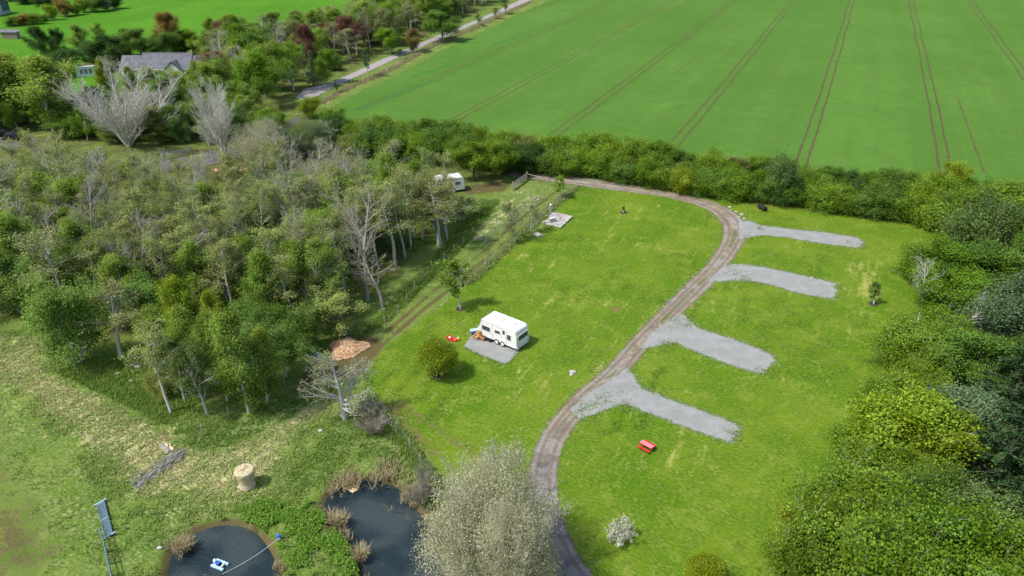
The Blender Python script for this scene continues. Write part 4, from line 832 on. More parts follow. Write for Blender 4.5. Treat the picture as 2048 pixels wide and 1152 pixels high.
# --- caravans
def caravan(loc, rz, label, L=5.55, Wd=2.25):
    r = empty('caravan', loc, rz, label, 'caravan'); hl, hw = L / 2, Wd / 2
    prof = [(-hl, .38), (-hl - .04, .7), (-hl + .02, 1.9), (-hl + .16, 2.45), (-hl + .5, 2.6), (hl - .9, 2.6), (hl - .55, 2.5), (hl - .12, 1.25), (hl + .02, .75), (hl - .05, .38)]
    b = prism('body', r, 'white', prof, -hw, hw, .07, seg=3)
    for p in b.data.polygons: p.use_smooth = False
    sd_ = -hw - .012                                # door side
    def win(x0, x1, z0, z1, side=-1):
        y = side * (hw + .006); w_ = bx('window', r, 'glass', ((x0 + x1) / 2, y, (z0 + z1) / 2), (x1 - x0, .05, z1 - z0), bev=.02)
        bobj('window_frame', w_, 'offw', lambda bm: [box_bm(bm, c, s_) for c, s_ in [(((x0 + x1) / 2, y, z1 + .02), (x1 - x0 + .1, .06, .035)), (((x0 + x1) / 2, y, z0 - .02), (x1 - x0 + .1, .06, .035)), ((x0 - .03, y, (z0 + z1) / 2), (.035, .06, z1 - z0 + .01)), ((x1 + .03, y, (z0 + z1) / 2), (.035, .06, z1 - z0 + .01))]])
    win(.95, 2.05, 1.25, 1.8); win(-.42, .25, 1.45, 1.82); win(-1.95, -1.5, 1.2, 1.85)
    for x0, x1 in ((1.0, 2.0), (-1.9, -1.0), (-.4, .4)): win(x0, x1, 1.3, 1.85, 1)
    d = bx('door', r, 'white', (-1.05, -hw - .012, 1.42), (.62, .035, 1.85), bev=.015)
    bx('door_window', d, 'glass', (-1.0, -hw - .035, 1.9), (.32, .02, .5), bev=.008); bx('handle', d, 'black', (-1.28, -hw - .045, 1.38), (.06, .03, .12))
    w_ = bx('window', r, 'glass', (-hl - .035, 0, 1.62), (.06, 1.65, .62), bev=.02)
    bobj('window_frame', w_, 'offw', lambda bm: [box_bm(bm, c, s_) for c, s_ in [((-hl - .05, 0, 1.95), (.06, 1.75, .04)), ((-hl - .05, 0, 1.29), (.06, 1.75, .04)), ((-hl - .05, .86, 1.62), (.06, .04, .62)), ((-hl - .05, -.86, 1.62), (.06, .04, .62))]])
    bx('window', r, 'glass', (hl - .3, 0, 1.75), (.04, 1.7, .62), R3(y=math.radians(-20)), .01)
    for x in (-.2, -1.0): pass
    bx('bumper', r, 'offw', (-hl - .07, 0, .5), (.12, Wd - .1, .26), bev=.04)
    for y in (-.85, .85): bx('tail_light', r, 'red', (-hl - .14, y, .62), (.04, .22, .12), bev=.01)
    for x in (-.02, -.82):
        for y, nm in ((-hw + .06, 1), (hw - .06, 1)):
            t = tube('wheel', r, 'tyre', [(x, y - .1, .34), (x, y + .1, .34)], .33, 16); tube('hub', t, 'white', [(x, y - .115, .34), (x, y + .115, .34)], .2, 12)
    bobj('wheel_arch', r, 'offw', lambda bm: [box_bm(bm, (x, -hw - .02, .72), (.78, .05, .07), bev=.015) for x in (-.02, -.82)])
    bobj('side_rail', r, 'offw', lambda bm: [box_bm(bm, (0, y, z), (L - .2, .03, .04)) for y in (-hw - .01, hw + .01) for z in (.95, .46)])
    for x in (-1.4, .1, 1.4): bx('roof_vent', r, 'offw', (x, 0.1, 2.64), (.5, .5, .1), bev=.03)
    bx('aerial', r, 'offw', (-.9, .75, 2.75), (.06, .06, .3))
    bobj('panel_seam', r, 'steel', lambda bm: [box_bm(bm, (x, -hw - .004, 1.5), (.018, .02, 1.9)) for x in (.6, -.62, -1.42, 2.2)] + [box_bm(bm, (0, -hw - .006, 1.12), (L - .3, .02, .03))])
    bobj('awning_rail', r, 'offw', lambda bm: [box_bm(bm, (0, y, 2.44), (L - 1.1, .03, .04)) for y in (-hw - .012, hw + .012)])
    bobj('chassis', r, 'steel', lambda bm: [box_bm(bm, (0, y, .3), (L - .3, .08, .14)) for y in (-.6, .6)])
    tube('drawbar', r, 'steel', [(hl - .2, .55, .42), (hl + 1.05, 0, .45)], .045); tube('drawbar', r, 'steel', [(hl - .2, -.55, .42), (hl + 1.05, 0, .45)], .045)
    tube('jockey_wheel', r, 'steel', [(hl + .85, .08, .1), (hl + .85, .08, .8)], .04)
    prism('gas_locker', r, 'white', [(hl - .1, .45), (hl + .42, .45), (hl + .36, .85), (hl - .02, 1.05)], -.75, .75, .04)
    for x, y in ((hl - .4, .8), (hl - .4, -.8), (-hl + .3, .8), (-hl + .3, -.8)): tube('corner_steady', r, 'steel', [(x, y, .35), (x, y, 0)], .03)
    return r
a = Vector((*at(956, 667, .38), 0)); b = Vector((*at(1033, 699, .38), 0)); c = Vector((*at(1058, 682, .38), 0))
dx = (a - b).normalized(); nrm = Vector((-dx.y, dx.x, 0)); 
if (c - b).dot(nrm) < 0: nrm = -nrm
cen = (a + b) / 2 + nrm * 1.1
rz = math.atan2(dx.y, dx.x)
# body front is +x; the door side (-y) must face the camera side
cv = caravan((cen.x, cen.y, .012), rz, 'long white twin axle caravan on the grey gravel pad, door and windows facing the camera', L=(a - b).length)
if (Matrix.Rotation(rz, 4, 'Z') @ Vector((0, -1, 0))).dot(-nrm) < 0: cv.scale = (1, -1, 1)
C0 = Vector((cen.x, cen.y, 0))
def cl(x, y, z=0): return C0 + dx * x - nrm * y * -1 * 1 + Vector((0, 0, z))   # caravan coordinates, y towards the far side
x_, y_ = at(895, 384); caravan((x_, y_ + .5, 0), math.radians(200), 'white caravan half hidden by the trees at the corner of the wood', L=5.2)
def P2(u, v, h=0): q = at(u, v, h); return (q[0], q[1], h)
# chairs in a heap, box, canister, steps, trough at the caravan
def wood_chair(u, v, rz, label):
    x, y = at(u, v); r = empty('wooden_chair', (x, y, .02), rz, label, 'chair')
    for i in range(5): bx('seat_slat', r, 'pine', (0, -.24 + i * .12, .36 + i * -.012), (.56, .1, .03))
    for i in range(5): bx('back_slat', r, 'pine', (-.24 + i * .12, .34 + .0, .72), (.1, .03, .8), R3(x=math.radians(-18)))
    for sx in (-.31, .31):
        bx('leg', r, 'pine', (sx, -.26, .27), (.07, .09, .54)); bx('leg', r, 'pine', (sx, .22, .25), (.07, .09, .5), R3(x=.3)); bx('armrest', r, 'pine', (sx, -.02, .57), (.12, .75, .035))
    r.scale = (.85,) * 3
wood_chair(953, 678, -.5, 'orange pine armchair nearest the blue box beside the caravan'); wood_chair(966, 680, .9, 'orange pine armchair nearest the black tray beside the caravan')
x, y = at(949, 668); r = empty('cool_box', (x, y, .01), .3, 'bright blue cool box beside the caravan drawbar', 'box'); bx('box_body', r, 'blue', (0, 0, .25), (.75, .5, .5), bev=.04); bx('lid', r, 'pond', (0, 0, .54), (.78, .53, .07), bev=.02); tube('handle', r, 'white', [(-.3, 0, .58), (-.25, 0, .72), (.25, 0, .72), (.3, 0, .58)], .02)
x, y = at(944, 664); r = empty('water_carrier', (x, y, 0), .2, 'small white water canister left of the blue cool box', 'canister'); tube('drum', r, 'white', [(-.22, 0, .2), (.22, 0, .2)], .2, 14); tube('cap', r, 'white', [(.22, 0, .22), (.28, 0, .22)], .05, 10); tube('handle', r, 'steel', [(-.2, 0, .2), (-.3, -.1, .6), (.3, -.1, .6), (.2, 0, .2)], .015)
x, y = at(977, 680); r = empty('black_tray', (x, y, .015), rz, 'flat black storage tray against the caravan side', 'tray'); bx('tray_base', r, 'black', (0, 0, .2), (1.15, .6, .38), bev=.03); bx('tray_lid', r, 'black', (0, 0, .41), (1.2, .65, .04), bev=.01)
def step_(u, v, label):
    x, y = at(u, v); r = empty('caravan_step', (x, y, .012), rz, label, 'step'); bx('tread', r, 'offw', (0, 0, .22), (.55, .36, .04), bev=.01)
    for sx in (-.23, .23):
        for sy in (-.14, .14): bx('leg', r, 'offw', (sx, sy, .1), (.04, .04, .2))
step_(1008, 692, 'small grey step under the caravan door'); step_(996, 687, 'pale pink step left of the caravan wheels')
x, y = at(1037, 698); r = empty('hookup_post', (x, y, 0), 0, 'short pale hook up bollard at the corner of the caravan pad', 'bollard'); tube('post', r, 'offw', [(0, 0, 0), (0, 0, .5)], .1, 10); tube('cap', r, 'stone', [(0, 0, .5), (0, 0, .58)], .13, 10)
# toys on the lawn
x, y = at(901, 680); r = empty('toy_slide', (x, y, 0), 2.6, 'red plastic toy lying on the lawn above the round bush', 'toy'); panel('chute', r, 'red', [(-.5, -.2, .05), (.5, -.2, .35), (.5, .2, .35), (-.5, .2, .05)], .06); bx('side', r, 'red', (0, .22, .22), (.95, .05, .22), R3(y=-.28)); bx('side', r, 'red', (0, -.22, .22), (.95, .05, .22), R3(y=-.28)); bx('cushion', r, 'white', (.1, 0, .3), (.3, .2, .1))
x, y = at(913, 682); r = empty('toy_tractor', (x, y, 0), .4, 'small orange and white toy right of the red one', 'toy'); bx('toy_body', r, 'orange', (0, 0, .22), (.5, .26, .2), bev=.04); bx('hood', r, 'white', (.2, 0, .36), (.18, .2, .12), bev=.02)
for sx in (-.2, .2):
    for sy in (-.17, .17): tube('wheel', r, 'orange', [(sx, sy - .04, .12), (sx, sy + .04, .12)], .12, 10)
# picnic table
def picnic(u, v, rz, label):
    x, y = at(u, v); r = empty('picnic_table', (x, y, 0), rz, label, 'picnic table')
    for i in range(5): bx('table_board', r, 'red' if i % 2 == 0 else 'offred', (0, -.34 + i * .17, .75), (1.7, .145, .04))
    for sy in (-.72, .72):
        for k_ in (-.075, .075): bx('seat_board', r, 'red' , (0, sy + k_, .45), (1.7, .13, .04))
    for sx in (-.62, .62):
        bx('cross_rail', r, 'red', (sx, 0, .39), (.06, 1.6, .09)); bx('top_rail', r, 'red', (sx, 0, .69), (.06, .72, .08))
        for s_ in (-1, 1): bx('leg', r, 'red', (sx + .06, s_ * .42, .36), (.06, .09, .82), R3(x=s_ * .42))
    return r
P_['offred'] = plain('sun_bleached_red', (.78, .45, .47), .6, var=.12)
picnic_scale = .72
pa, pb = Vector(at(1283, 885)), Vector(at(1305, 897)); picnic(1293, 898, math.atan2(pb.y - pa.y, pb.x - pa.x), 'red and white striped picnic table alone on the lower lawn').scale = (.74, .74, .74)
# dark trough bench by the hedge
pa, pb = Vector(at(1518, 412)), Vector(at(1532, 420)); x, y = at(1524, 420); r = empty('picnic_bench', (x, y, 0), math.atan2(pb.y - pa.y, pb.x - pa.x), 'dark barrel shaped barbecue lying on the grass by the long hedge', 'barbecue')
tube('barrel', r, 'black', [(-.85, 0, .45), (-.8, 0, .45), (.8, 0, .45), (.85, 0, .45)], [.2, .38, .38, .2], 14); bx('lid_band', r, 'black', (0, 0, .82), (.2, .4, .06)); [bx('leg', r, 'black', (sx, sy, .15), (.08, .08, .32)) for sx in (-.6, .6) for sy in (-.22, .22)]; r.name = 'barrel_barbecue'
# hay bale
x, y = at(495, 971); r = empty('hay_bale', (x, y, 0), .4, 'big round pale straw bale standing on end by the pond path', 'bale')
hs, pr = [], [(0, .70), (.2, .68), (.5, .64), (.8, .66), (1.1, .72), (1.4, .79), (1.62, .82), (1.74, .80), (1.8, .70)]
def bale(bm):
    n = 36; rings = []
    for z, q in pr: rings.append([bm.verts.new((math.cos(t * 2 * math.pi / n) * (q + rnd.uniform(-.02, .02)), math.sin(t * 2 * math.pi / n) * (q + rnd.uniform(-.02, .02)), z)) for t in range(n)])
    for a_, b_ in zip(rings, rings[1:]):
        for j in range(n): bm.faces.new((a_[j], a_[(j + 1) % n], b_[(j + 1) % n], b_[j]))
    q = rings[-1]
    for rr in (.6, .3, .02):
        nr = [bm.verts.new((math.cos(t * 2 * math.pi / n) * rr, math.sin(t * 2 * math.pi / n) * rr, 1.8 + rnd.uniform(-.05, .06) + (.05 if rr == .3 else 0))) for t in range(n)]
        for j in range(n): bm.faces.new((q[j], q[(j + 1) % n], nr[(j + 1) % n], nr[j]))
        q = nr
bobj('straw', r, 'hay', bale)
# gates
def gate(p0, p1, h, mat, label, rails=6, z0=.15, rr=.035):
    a, b = Vector((*p0, 0)), Vector((*p1, 0)); L = (b - a).length; r = empty('field_gate', a, math.atan2((b - a).y, (b - a).x), label, 'gate')
    for i in range(rails): z = z0 + (h - z0) * (i / (rails - 1)) ** .85; tube('rail', r, mat, [(0, 0, z), (L, 0, z)], rr)
    for x in (0, L * .5, L): tube('stile', r, mat, [(x, 0, z0), (x, 0, h)], rr * 1.1)
    tube('brace', r, mat, [(0, .02, z0), (L * .5, .02, h)], rr * .8)
    for x in (-.12, L + .12): tube('gate_post', r, mat, [(x, 0, -.1), (x, 0, h + .25)], rr * 2.2, 8)
    return r
# the gate lies tilted against its rail fence in the lower left
p0, p1 = at(196, 1035), at(212, 1078); g = gate(at(191, 1012), at(207, 1076), .7, 'bsteel', 'blue grey metal field gate leaning open in the lower left meadow', 7, .12, .04); g.rotation_euler.x = math.radians(-76)
def railfence(pts, h, mat, label, posts, nrail=2):
    r = empty('rail_fence', (*pts[0], 0), 0, label, 'fence'); o = Vector((*pts[0], 0))
    for i in range(len(pts) - 1):
        a, b = Vector((*pts[i], 0)) - o, Vector((*pts[i + 1], 0)) - o
        for z in [h * (k_ + 1) / nrail for k_ in range(nrail)]: tube('rail', r, mat, [(a.x, a.y, z), (b.x, b.y, z)], .05)
    for p in posts: q = Vector((*p, 0)) - o; tube('post', r, mat, [(q.x, q.y, -.1), (q.x, q.y, h + .06)], .065, 8)
railfence([at(205, 1078), at(214, 1105), at(224, 1150), at(236, 1200)], 1.05, 'bsteel', 'thin grey metal rail fence running down from the leaning gate', [at(205, 1078), at(214, 1105), at(219, 1128), at(225, 1155), at(236, 1200)])
gate(at(630, 719), at(664, 738), 1.15, 'bsteel', 'blue grey metal gate in front of the woodchip heap', 7)
gate(at(330, 319), at(384, 307), 1.2, 'steel', 'grey metal field gate on the driveway between the pale bare trees', 6)
gate(at(1026, 380), at(1053, 360), 1.2, 'timber', 'pale timber gate at the corner of the drive', 5, rr=.05)
railfence([at(1054, 360), at(1096, 370)], 1.1, 'timber', 'pale timber rail along the drive right of the timber gate', [at(1054, 360), at(1075, 365), at(1096, 370)], 1)
gate(at(450, 309), at(474, 305), 1.1, 'steel', 'short metal gate behind the large driveway tree', 5)
# wire fences
postme = None
def wire_fence(pts, sp, label):
    global postme
    pl = catmull(gp(pts), False, 1.0); d = np.concatenate([[0], np.cumsum(np.hypot(*np.diff(pl, axis=0).T))]); o = pl[0]
    r = empty('wire_fence', (o[0], o[1], 0), 0, label, 'fence'); n = int(d[-1] / sp)
    for i in range(n + 1):
        x = np.interp(i * sp, d, pl[:, 0]) - o[0]; y = np.interp(i * sp, d, pl[:, 1]) - o[1]
        if postme is None: p = tube('post', r, 'timber', [(0, 0, -.2), (0, 0, 1.2)], .06, 7); postme = p.data
        else: p = link('post', postme, r)
        p.location = (x, y, 0); p.rotation_euler = (rnd.uniform(-.07, .07), rnd.uniform(-.07, .07), rnd.random()); p.scale = (1, 1, rnd.uniform(.85, 1.08))
    st = pl[::3] - o
    for z in (.35, .7, 1.05): tube('wire', r, 'wirec', [(q[0], q[1], z) for q in st], .005, 3, False)
wire_fence([(770, 650), (800, 622), (850, 553), (900, 512), (950, 468), (1000, 440), (1050, 400), (1085, 372)], 3.0, 'post and wire fence between the wood and the muddy track')
wire_fence([(935, 568), (965, 540), (990, 520), (1020, 492), (1050, 463), (1100, 420), (1155, 374)], 2.6, 'post and wire fence between the muddy track and the camping lawn')
wire_fence([(742, 812), (776, 852), (812, 884), (842, 932), (880, 975), (915, 1010)], 2.6, 'post and wire fence from the lone bare tree down to the pond')
wire_fence([(340, 905), (372, 895), (420, 862), (463, 832), (560, 780), (620, 738)], 3.2, 'post and wire fence along the front of the wood')
wire_fence([(620, 205), (680, 178), (745, 148), (805, 120), (880, 88), (930, 66), (990, 38), (1050, 8)], 5.0, 'row of pale posts on the lane verge beside the crop field')
wire_fence([(20, 72), (60, 78), (110, 88), (150, 92)], 4.0, 'fence between the paddock and the far pasture')
x, y = at(974, 531); r = empty('marker_post', (x, y, 0), 0, 'stout leaning pale post in the lawn fence line', 'post'); tube('post_shaft', r, 'timber', [(0, 0, -.1), (-.18, .05, 1.25)], .09, 8)
# concrete slab with service post
slab = gp([(1105, 426), (1146, 435), (1120, 458), (1090, 450)]); r = empty('concrete_slab', (*slab[0], 0), 0, 'cracked square concrete slab by the lawn fence', 'slab')
def q4(pts, z): o = slab[0]; return [(p[0] - o[0], p[1] - o[1], z) for p in pts]
cuts = [[(1105, 426), (1125, 430), (1119, 442), (1098, 437)], [(1126, 430), (1146, 435), (1134, 446), (1120, 442)], [(1098, 438), (1118, 443), (1106, 454), (1090, 450)], [(1119, 443), (1133, 447), (1121, 458), (1107, 454)]]
for i, cc in enumerate(cuts): panel('slab_piece', r, 'conc' if i != 3 else 'stone', q4(gp(cc), .10 + .015 * (i % 2)), -.2 if False else .12)
x, y = at(1101, 428); r = empty('service_post', (x, y, 0), .2, 'grey utility post with round white cap behind the concrete slab', 'post'); bx('post_shaft', r, 'stone', (0, 0, .75), (.28, .22, 1.5), bev=.02); tube('cap', r, 'white', [(0, 0, 1.5), (0, 0, 1.72)], [.2, .1], 12); bx('socket_box', r, 'steel', (0, -.14, 1.0), (.2, .1, .35))
x, y = at(1104, 446); r = empty('sink_unit', (x, y, .1), .5, 'white sink unit standing on the concrete slab', 'sink'); bx('cabinet', r, 'stone', (0, 0, .35), (1.1, .6, .7), bev=.02); bx('basin', r, 'white', (0, 0, .76), (.6, .5, .12), bev=.03); bx('backboard', r, 'white', (0, .3, .98), (.7, .05, .4)); tube('tap', r, 'steel', [(0, .2, .8), (0, .2, 1.05), (0, 0, 1.05)], .02)
for u, v, s_, lab in [(1091, 447, (.9, .5, .3), 'pale block on the left corner of the concrete slab'), (1112, 452, (.5, .5, .25), 'grey block at the front of the concrete slab'), (1093, 434, (.35, .25, .15), 'small white tub left of the service post')]:
    x, y = at(u, v); tag(bx('stone_block', None, 'stone', (x, y, .1 + s_[2] / 2), s_, R3(z=rnd.random()), .04), lab, 'block')
# stones
def rock(u, v, s, label, mat='stone', group=None):
    x, y = at(u, v)
    def f(bm):
        bmesh.ops.create_icosphere(bm, subdivisions=2, radius=s)
        for vv in bm.verts: vv.co = Vector((vv.co.x * 1.2, vv.co.y * .9, vv.co.z * .6)) * rnd.uniform(.8, 1.15) + Vector((x, y, s * .25))
    tag(bobj('stone', None, mat, f), label, 'stone', group)
for i, (u, v, s) in enumerate([(1460, 415, .26), (1472, 424, .2), (1484, 430, .3), (1488, 438, .22), (1463, 420, .15), (1478, 434, .18)]): rock(u, v, s, 'pale rubble stone at the bend of the track by the first pitch', group='rubble stones at the track bend')
for u, v, s, l in [(275, 734, .3, 'white stone in the lush grass below the crooked tree'), (236, 748, .22, 'yellowish stone in the lush grass'), (262, 762, .2, 'stone furthest down the lush grass patch'), (155, 745, .15, 'small white stone near the willow bush'), (641, 862, .2, 'white scrap on the grass below the lone bare tree'), (768, 620, .3, 'pale stone beside the fence at the wood edge'), (1145, 745, .28, 'pale broken stone in the lawn beside the track'), (1143, 750, .2, 'smaller broken stone in the lawn beside the track'), (1076, 472, .6, 'pale heap of sand by the thin fence tree'), (685, 832, .22, 'stump at the foot of the lone bare tree'), (478, 975, .18, 'white scrap by the straw bale'), (320, 1096, .2, 'pale stone at the edge of the left pond'), (680, 136, .3, 'white marker by the lane belt'), (957, 384, .12, 'white scrap in front of the hidden caravan'), (1712, 488, .2, 'pale drain cover stone at the end of the first pitch'), (1623, 556, .2, 'pale stone on the rim of the second pitch')]: rock(u, v, s, l)
# saplings with guards on the lawn
def guarded(u, v, tv, wp, lf, label, kd='sapling'):
    t = tree(kd, u, v, tv, wp, LF[lf], BK['grey'], label)
    x, y = at(u, v); g = empty('tree_guard', (x, y, 0), 0, 'white guard tube on the ' + label, 'tree guard'); tube('guard', g, 'white', [(0, 0, 0), (0, 0, .55)], .09, 8); tube('stake', g, 'timber', [(.2, .05, 0), (.2, .05, .9)], .03)
    tag(tube('mulch_ring', None, 'mulch', [(x, y, -.02), (x, y, .03), (x, y, .06)], [.62, .55, .2], 14), 'dark mulch ring round the ' + label, 'mulch')
guarded(921, 618, 518, 62, 'hedge', 'leafy young tree on the lawn above the caravan')
guarded(1747, 608, 566, 24, 'dark', 'small dark sapling beyond the third pitch')
guarded(1247, 425, 412, 8, 'copper', 'tiny sapling on the upper lawn')
# ponds: raft, float, rope
def board(name, u, v, L, w_, rz, z, mat, parent=None): return None
x, y = at(703, 976, -.45); r = empty('duck_raft', (x, y, -.47), -.55, 'small raft of three pale planks at the pond bank', 'raft')
for i in range(3): bx('plank', r, 'plank', (.0 + (i % 2) * .08, -.3 + i * .3, .06), (1.1, .22, .08), bev=.01)
for i in (-.3, .3): bx('crosspiece', r, 'timber', (i, 0, -.02), (.1, .85, .08))
x, y = at(440, 1131, -.45); r = empty('pond_float', (x, y, -.46), 1.0 + math.radians(100), 'pale blue twin hulled float on the left pond', 'float')
for sy in (-.28, .28): bx('hull', r, 'pond', (0, sy, .08), (1.15, .2, .2), bev=.05)
for sx in (-.3, .25): bx('crossbar', r, 'offw', (sx, 0, .2), (.12, .6, .06), bev=.01)
tube('motor', r, 'white', [(.42, 0, .15), (.42, 0, .42), (.42, 0, .5)], [.13, .13, .06], 10); bx('tray', r, 'blue', (.15, 0, .25), (.35, .3, .1), bev=.02)
a3, b3 = P2(445, 1148, -.4), P2(558, 1076, .25); tag(tube('rope', None, 'rope', [tuple(a3[k_] * (1 - t) + b3[k_] * t - (.25 * math.sin(math.pi * t) if k_ == 2 else 0) for k_ in range(3)) for t in np.linspace(0, 1, 12)], .018, 5, False), 'thin rope from the pale float to the blue reel on the bank', 'rope')
x, y = at(558, 1078); r = empty('rope_reel', (x, y, 0), .5, 'small blue reel among the dock leaves', 'reel'); tube('drum', r, 'blue', [(0, -.12, .25), (0, .12, .25)], .18, 12); bx('stand', r, 'white', (0, 0, .06), (.3, .3, .12)); tube('axle', r, 'white', [(0, -.2, .25), (0, .2, .25)], .03)
# wood chip heap
def heap(name, label, cat, u, v, rx, ry, h, mat, n=1400, sz=.14):
    x, y = at(u, v)
    def f(bm):
        for i in range(n):
            a_ = rnd.random() * 6.283; q = rnd.random() ** .5; lb_ = 1 + .16 * math.sin(a_ * 3 + 1) + .1 * math.sin(a_ * 5); px, py = math.cos(a_) * q * rx * lb_, math.sin(a_) * q * ry * lb_; z = h * max(0, 1 - q ** 1.6) * rnd.uniform(.8, 1.1)
            d = Vector((rnd.gauss(0, 1), rnd.gauss(0, 1), rnd.gauss(0, .4))).normalized() * sz * rnd.uniform(.5, 1.4); e = d.cross(Vector((0, 0, 1))).normalized() * sz * .35
            c_ = Vector((px, py, z + .03)); bm.faces.new([bm.verts.new(c_ - d), bm.verts.new(c_ + e), bm.verts.new(c_ + d), bm.verts.new(c_ - e)])
        R_n = 10; rings = []
        for i in range(R_n + 1):
            q = i / R_n; rings.append([bm.verts.new((math.cos(t) * q * rx * (1 + .16 * math.sin(t * 3 + 1) + .1 * math.sin(t * 5)), math.sin(t) * q * ry * (1 + .16 * math.sin(t * 3 + 1) + .1 * math.sin(t * 5)), h * (1 - q ** 1.6) * rnd.uniform(.85, 1.0) - .02)) for t in np.linspace(0, 6.283, 25)[:-1]])
        for a_, b_ in zip(rings, rings[1:]):
            for j in range(24): bm.faces.new((a_[j], a_[(j + 1) % 24], b_[(j + 1) % 24], b_[j]))
    o = bobj(name, None, mat, f); o.location = (x, y, 0); return tag(o, label, cat, kind='stuff')
heap('woodchip_heap', 'orange woodchip heap behind the blue grey gate', 'woodchip', 695, 697, 2.0, 2.1, .6, 'chip', 2600)
heap('log_mulch', 'spilled pale woodchip by the drive', 'woodchip', 447, 388, 1.5, 1.2, .4, 'log', 500)
# log pile
r = empty('log_pile', P2(462, 342), 0, 'pile of cut logs behind the drive in the wood', 'logs')
for i in range(34):
    px, py, a_ = rnd.uniform(-3, 3), rnd.uniform(-.8, .8), rnd.uniform(0, 3.14); z = .2 + rnd.random() * .5 * (1 - abs(px) / 3); q = Vector((math.cos(a_), math.sin(a_), rnd.uniform(-.15, .15))) * rnd.uniform(.3, .5)
    tube('log', r, 'log', [Vector((px, py, z)) - q, Vector((px, py, z)) + q], rnd.uniform(.13, .24), 8)
# planks on the grass
x, y = at(333, 896); r = empty('plank_stack', (x, y, 0), -.75, 'loose stack of pale planks lying on the dry meadow', 'planks')
for i in range(5): bx('plank', r, 'timber' if i < 3 else 'plank', (rnd.uniform(-.1, .1), -.3 + i * .16, .06 + .03 * (i % 2)), (1.7 - .1 * i, .13, .05), R3(z=rnd.uniform(-.04, .04)))
# brushwood windrow
def brush(p0, p1, n, wd, h, label, cat='brushwood', smax=1.2, name='brushwood_pile', mats=('stick', 'timber', 'steel')):
    a_, b_ = np.array(at(*p0)), np.array(at(*p1)); r = empty(name, (*a_, 0), 0, label, cat); d = b_ - a_; L = np.linalg.norm(d); an = math.atan2(d[1], d[0]); mats_ = [None] * 6
    for i in range(n):
        t = rnd.random(); c_ = d * t + np.array([-math.sin(an), math.cos(an)]) * rnd.gauss(0, wd * .4); ln = rnd.uniform(.4, smax)
        if mats_[i % 6] is None:
            o = tube('stick', r, mats[i % len(mats)], [(-.5, 0, 0), (0, rnd.uniform(-.06, .06), .03), (.5, 0, 0)], [.03, .025, .012], 5); mats_[i % 6] = o.data
        else: o = link('stick', mats_[i % 6], r)
        o.location = (c_[0], c_[1], rnd.uniform(.04, h)); o.scale = (ln, 1.2, 1.2); o.rotation_euler = (0, rnd.gauss(0, .15), an + rnd.gauss(0, .35))
brush((272, 972), (366, 906), 130, 1.0, .4, 'long grey windrow of dead brushwood and wire in the meadow')
brush((965, 487), (1080, 395), 150, 1.6, .6, 'tangle of pale dead stems along the wood side of the muddy track', 'dead stems', 1.6)
brush((730, 800), (772, 858), 90, 2.0, .5, 'tangle of grey twigs behind the lone bare tree', 'twigs')
brush((1850, 690), (1960, 640), 40, 1.0, 2.2, 'grey dead branches propped among the right belt shrubs', 'branches', 2.5)
# hide box on a post in the wood
x, y = at(424, 668); r = empty('hide_box', (x, y, 0), .3, 'dark blue netted box raised on a post at the wood edge', 'hide'); tube('post', r, 'black', [(0, 0, 0), (0, 0, 1.5)], .1, 8)
bobj('box_body', r, 'navy', lambda bm: box_bm(bm, (0, 0, 2.3), (.9, .9, 1.6), bev=.12)); bx('roof', r, 'black', (0, 0, 3.16), (1.05, 1.05, .12), R3(y=.06), .03); bx('hatch', r, 'black', (0, -.47, 2.5), (.5, .04, .4))
# cars
def car(u, v, rz, label):
    x, y = at(u, v); r = empty('parked_car', (x, y, .01), rz, label, 'car')
    prism('body', r, 'carp', [(-2.1, .35), (-2.15, .8), (-2.0, 1.0), (.95, 1.02), (1.95, .82), (2.12, .6), (2.1, .32)], -.88, .88, .08)
    prism('cabin', r, 'glass', [(-1.95, 1.0), (-1.6, 1.45), (.2, 1.46), (1.0, 1.0)], -.74, .74, .05); prism('roof', r, 'carp', [(-1.62, 1.45), (-1.5, 1.5), (.1, 1.5), (.22, 1.45)], -.72, .72, .02)
    for sx in (-1.3, 1.3):
        for sy in (-.8, .8): t = tube('wheel', r, 'tyre', [(sx, sy - .1, .33), (sx, sy + .1, .33)], .33, 14); tube('rim', t, 'steel', [(sx, sy - .11, .33), (sx, sy + .11, .33)], .2, 10)
    for sy in (-.65, .65): bx('headlight', r, 'offw', (2.06, sy, .68), (.1, .3, .14), bev=.02); bx('tail_light', r, 'red', (-2.12, sy, .8), (.06, .25, .14), bev=.01)
    bx('roof_rail', r, 'steel', (-.7, .66, 1.53), (1.6, .04, .04)); bx('roof_rail', r, 'steel', (-.7, -.66, 1.53), (1.6, .04, .04)); bx('number_plate', r, 'offw', (-2.16, 0, .62), (.03, .5, .12))
car(32, 280, .35, 'black parked car at the left edge, right of the two'); car(4, 272, .35, 'black parked car cut by the left edge, left of the two')

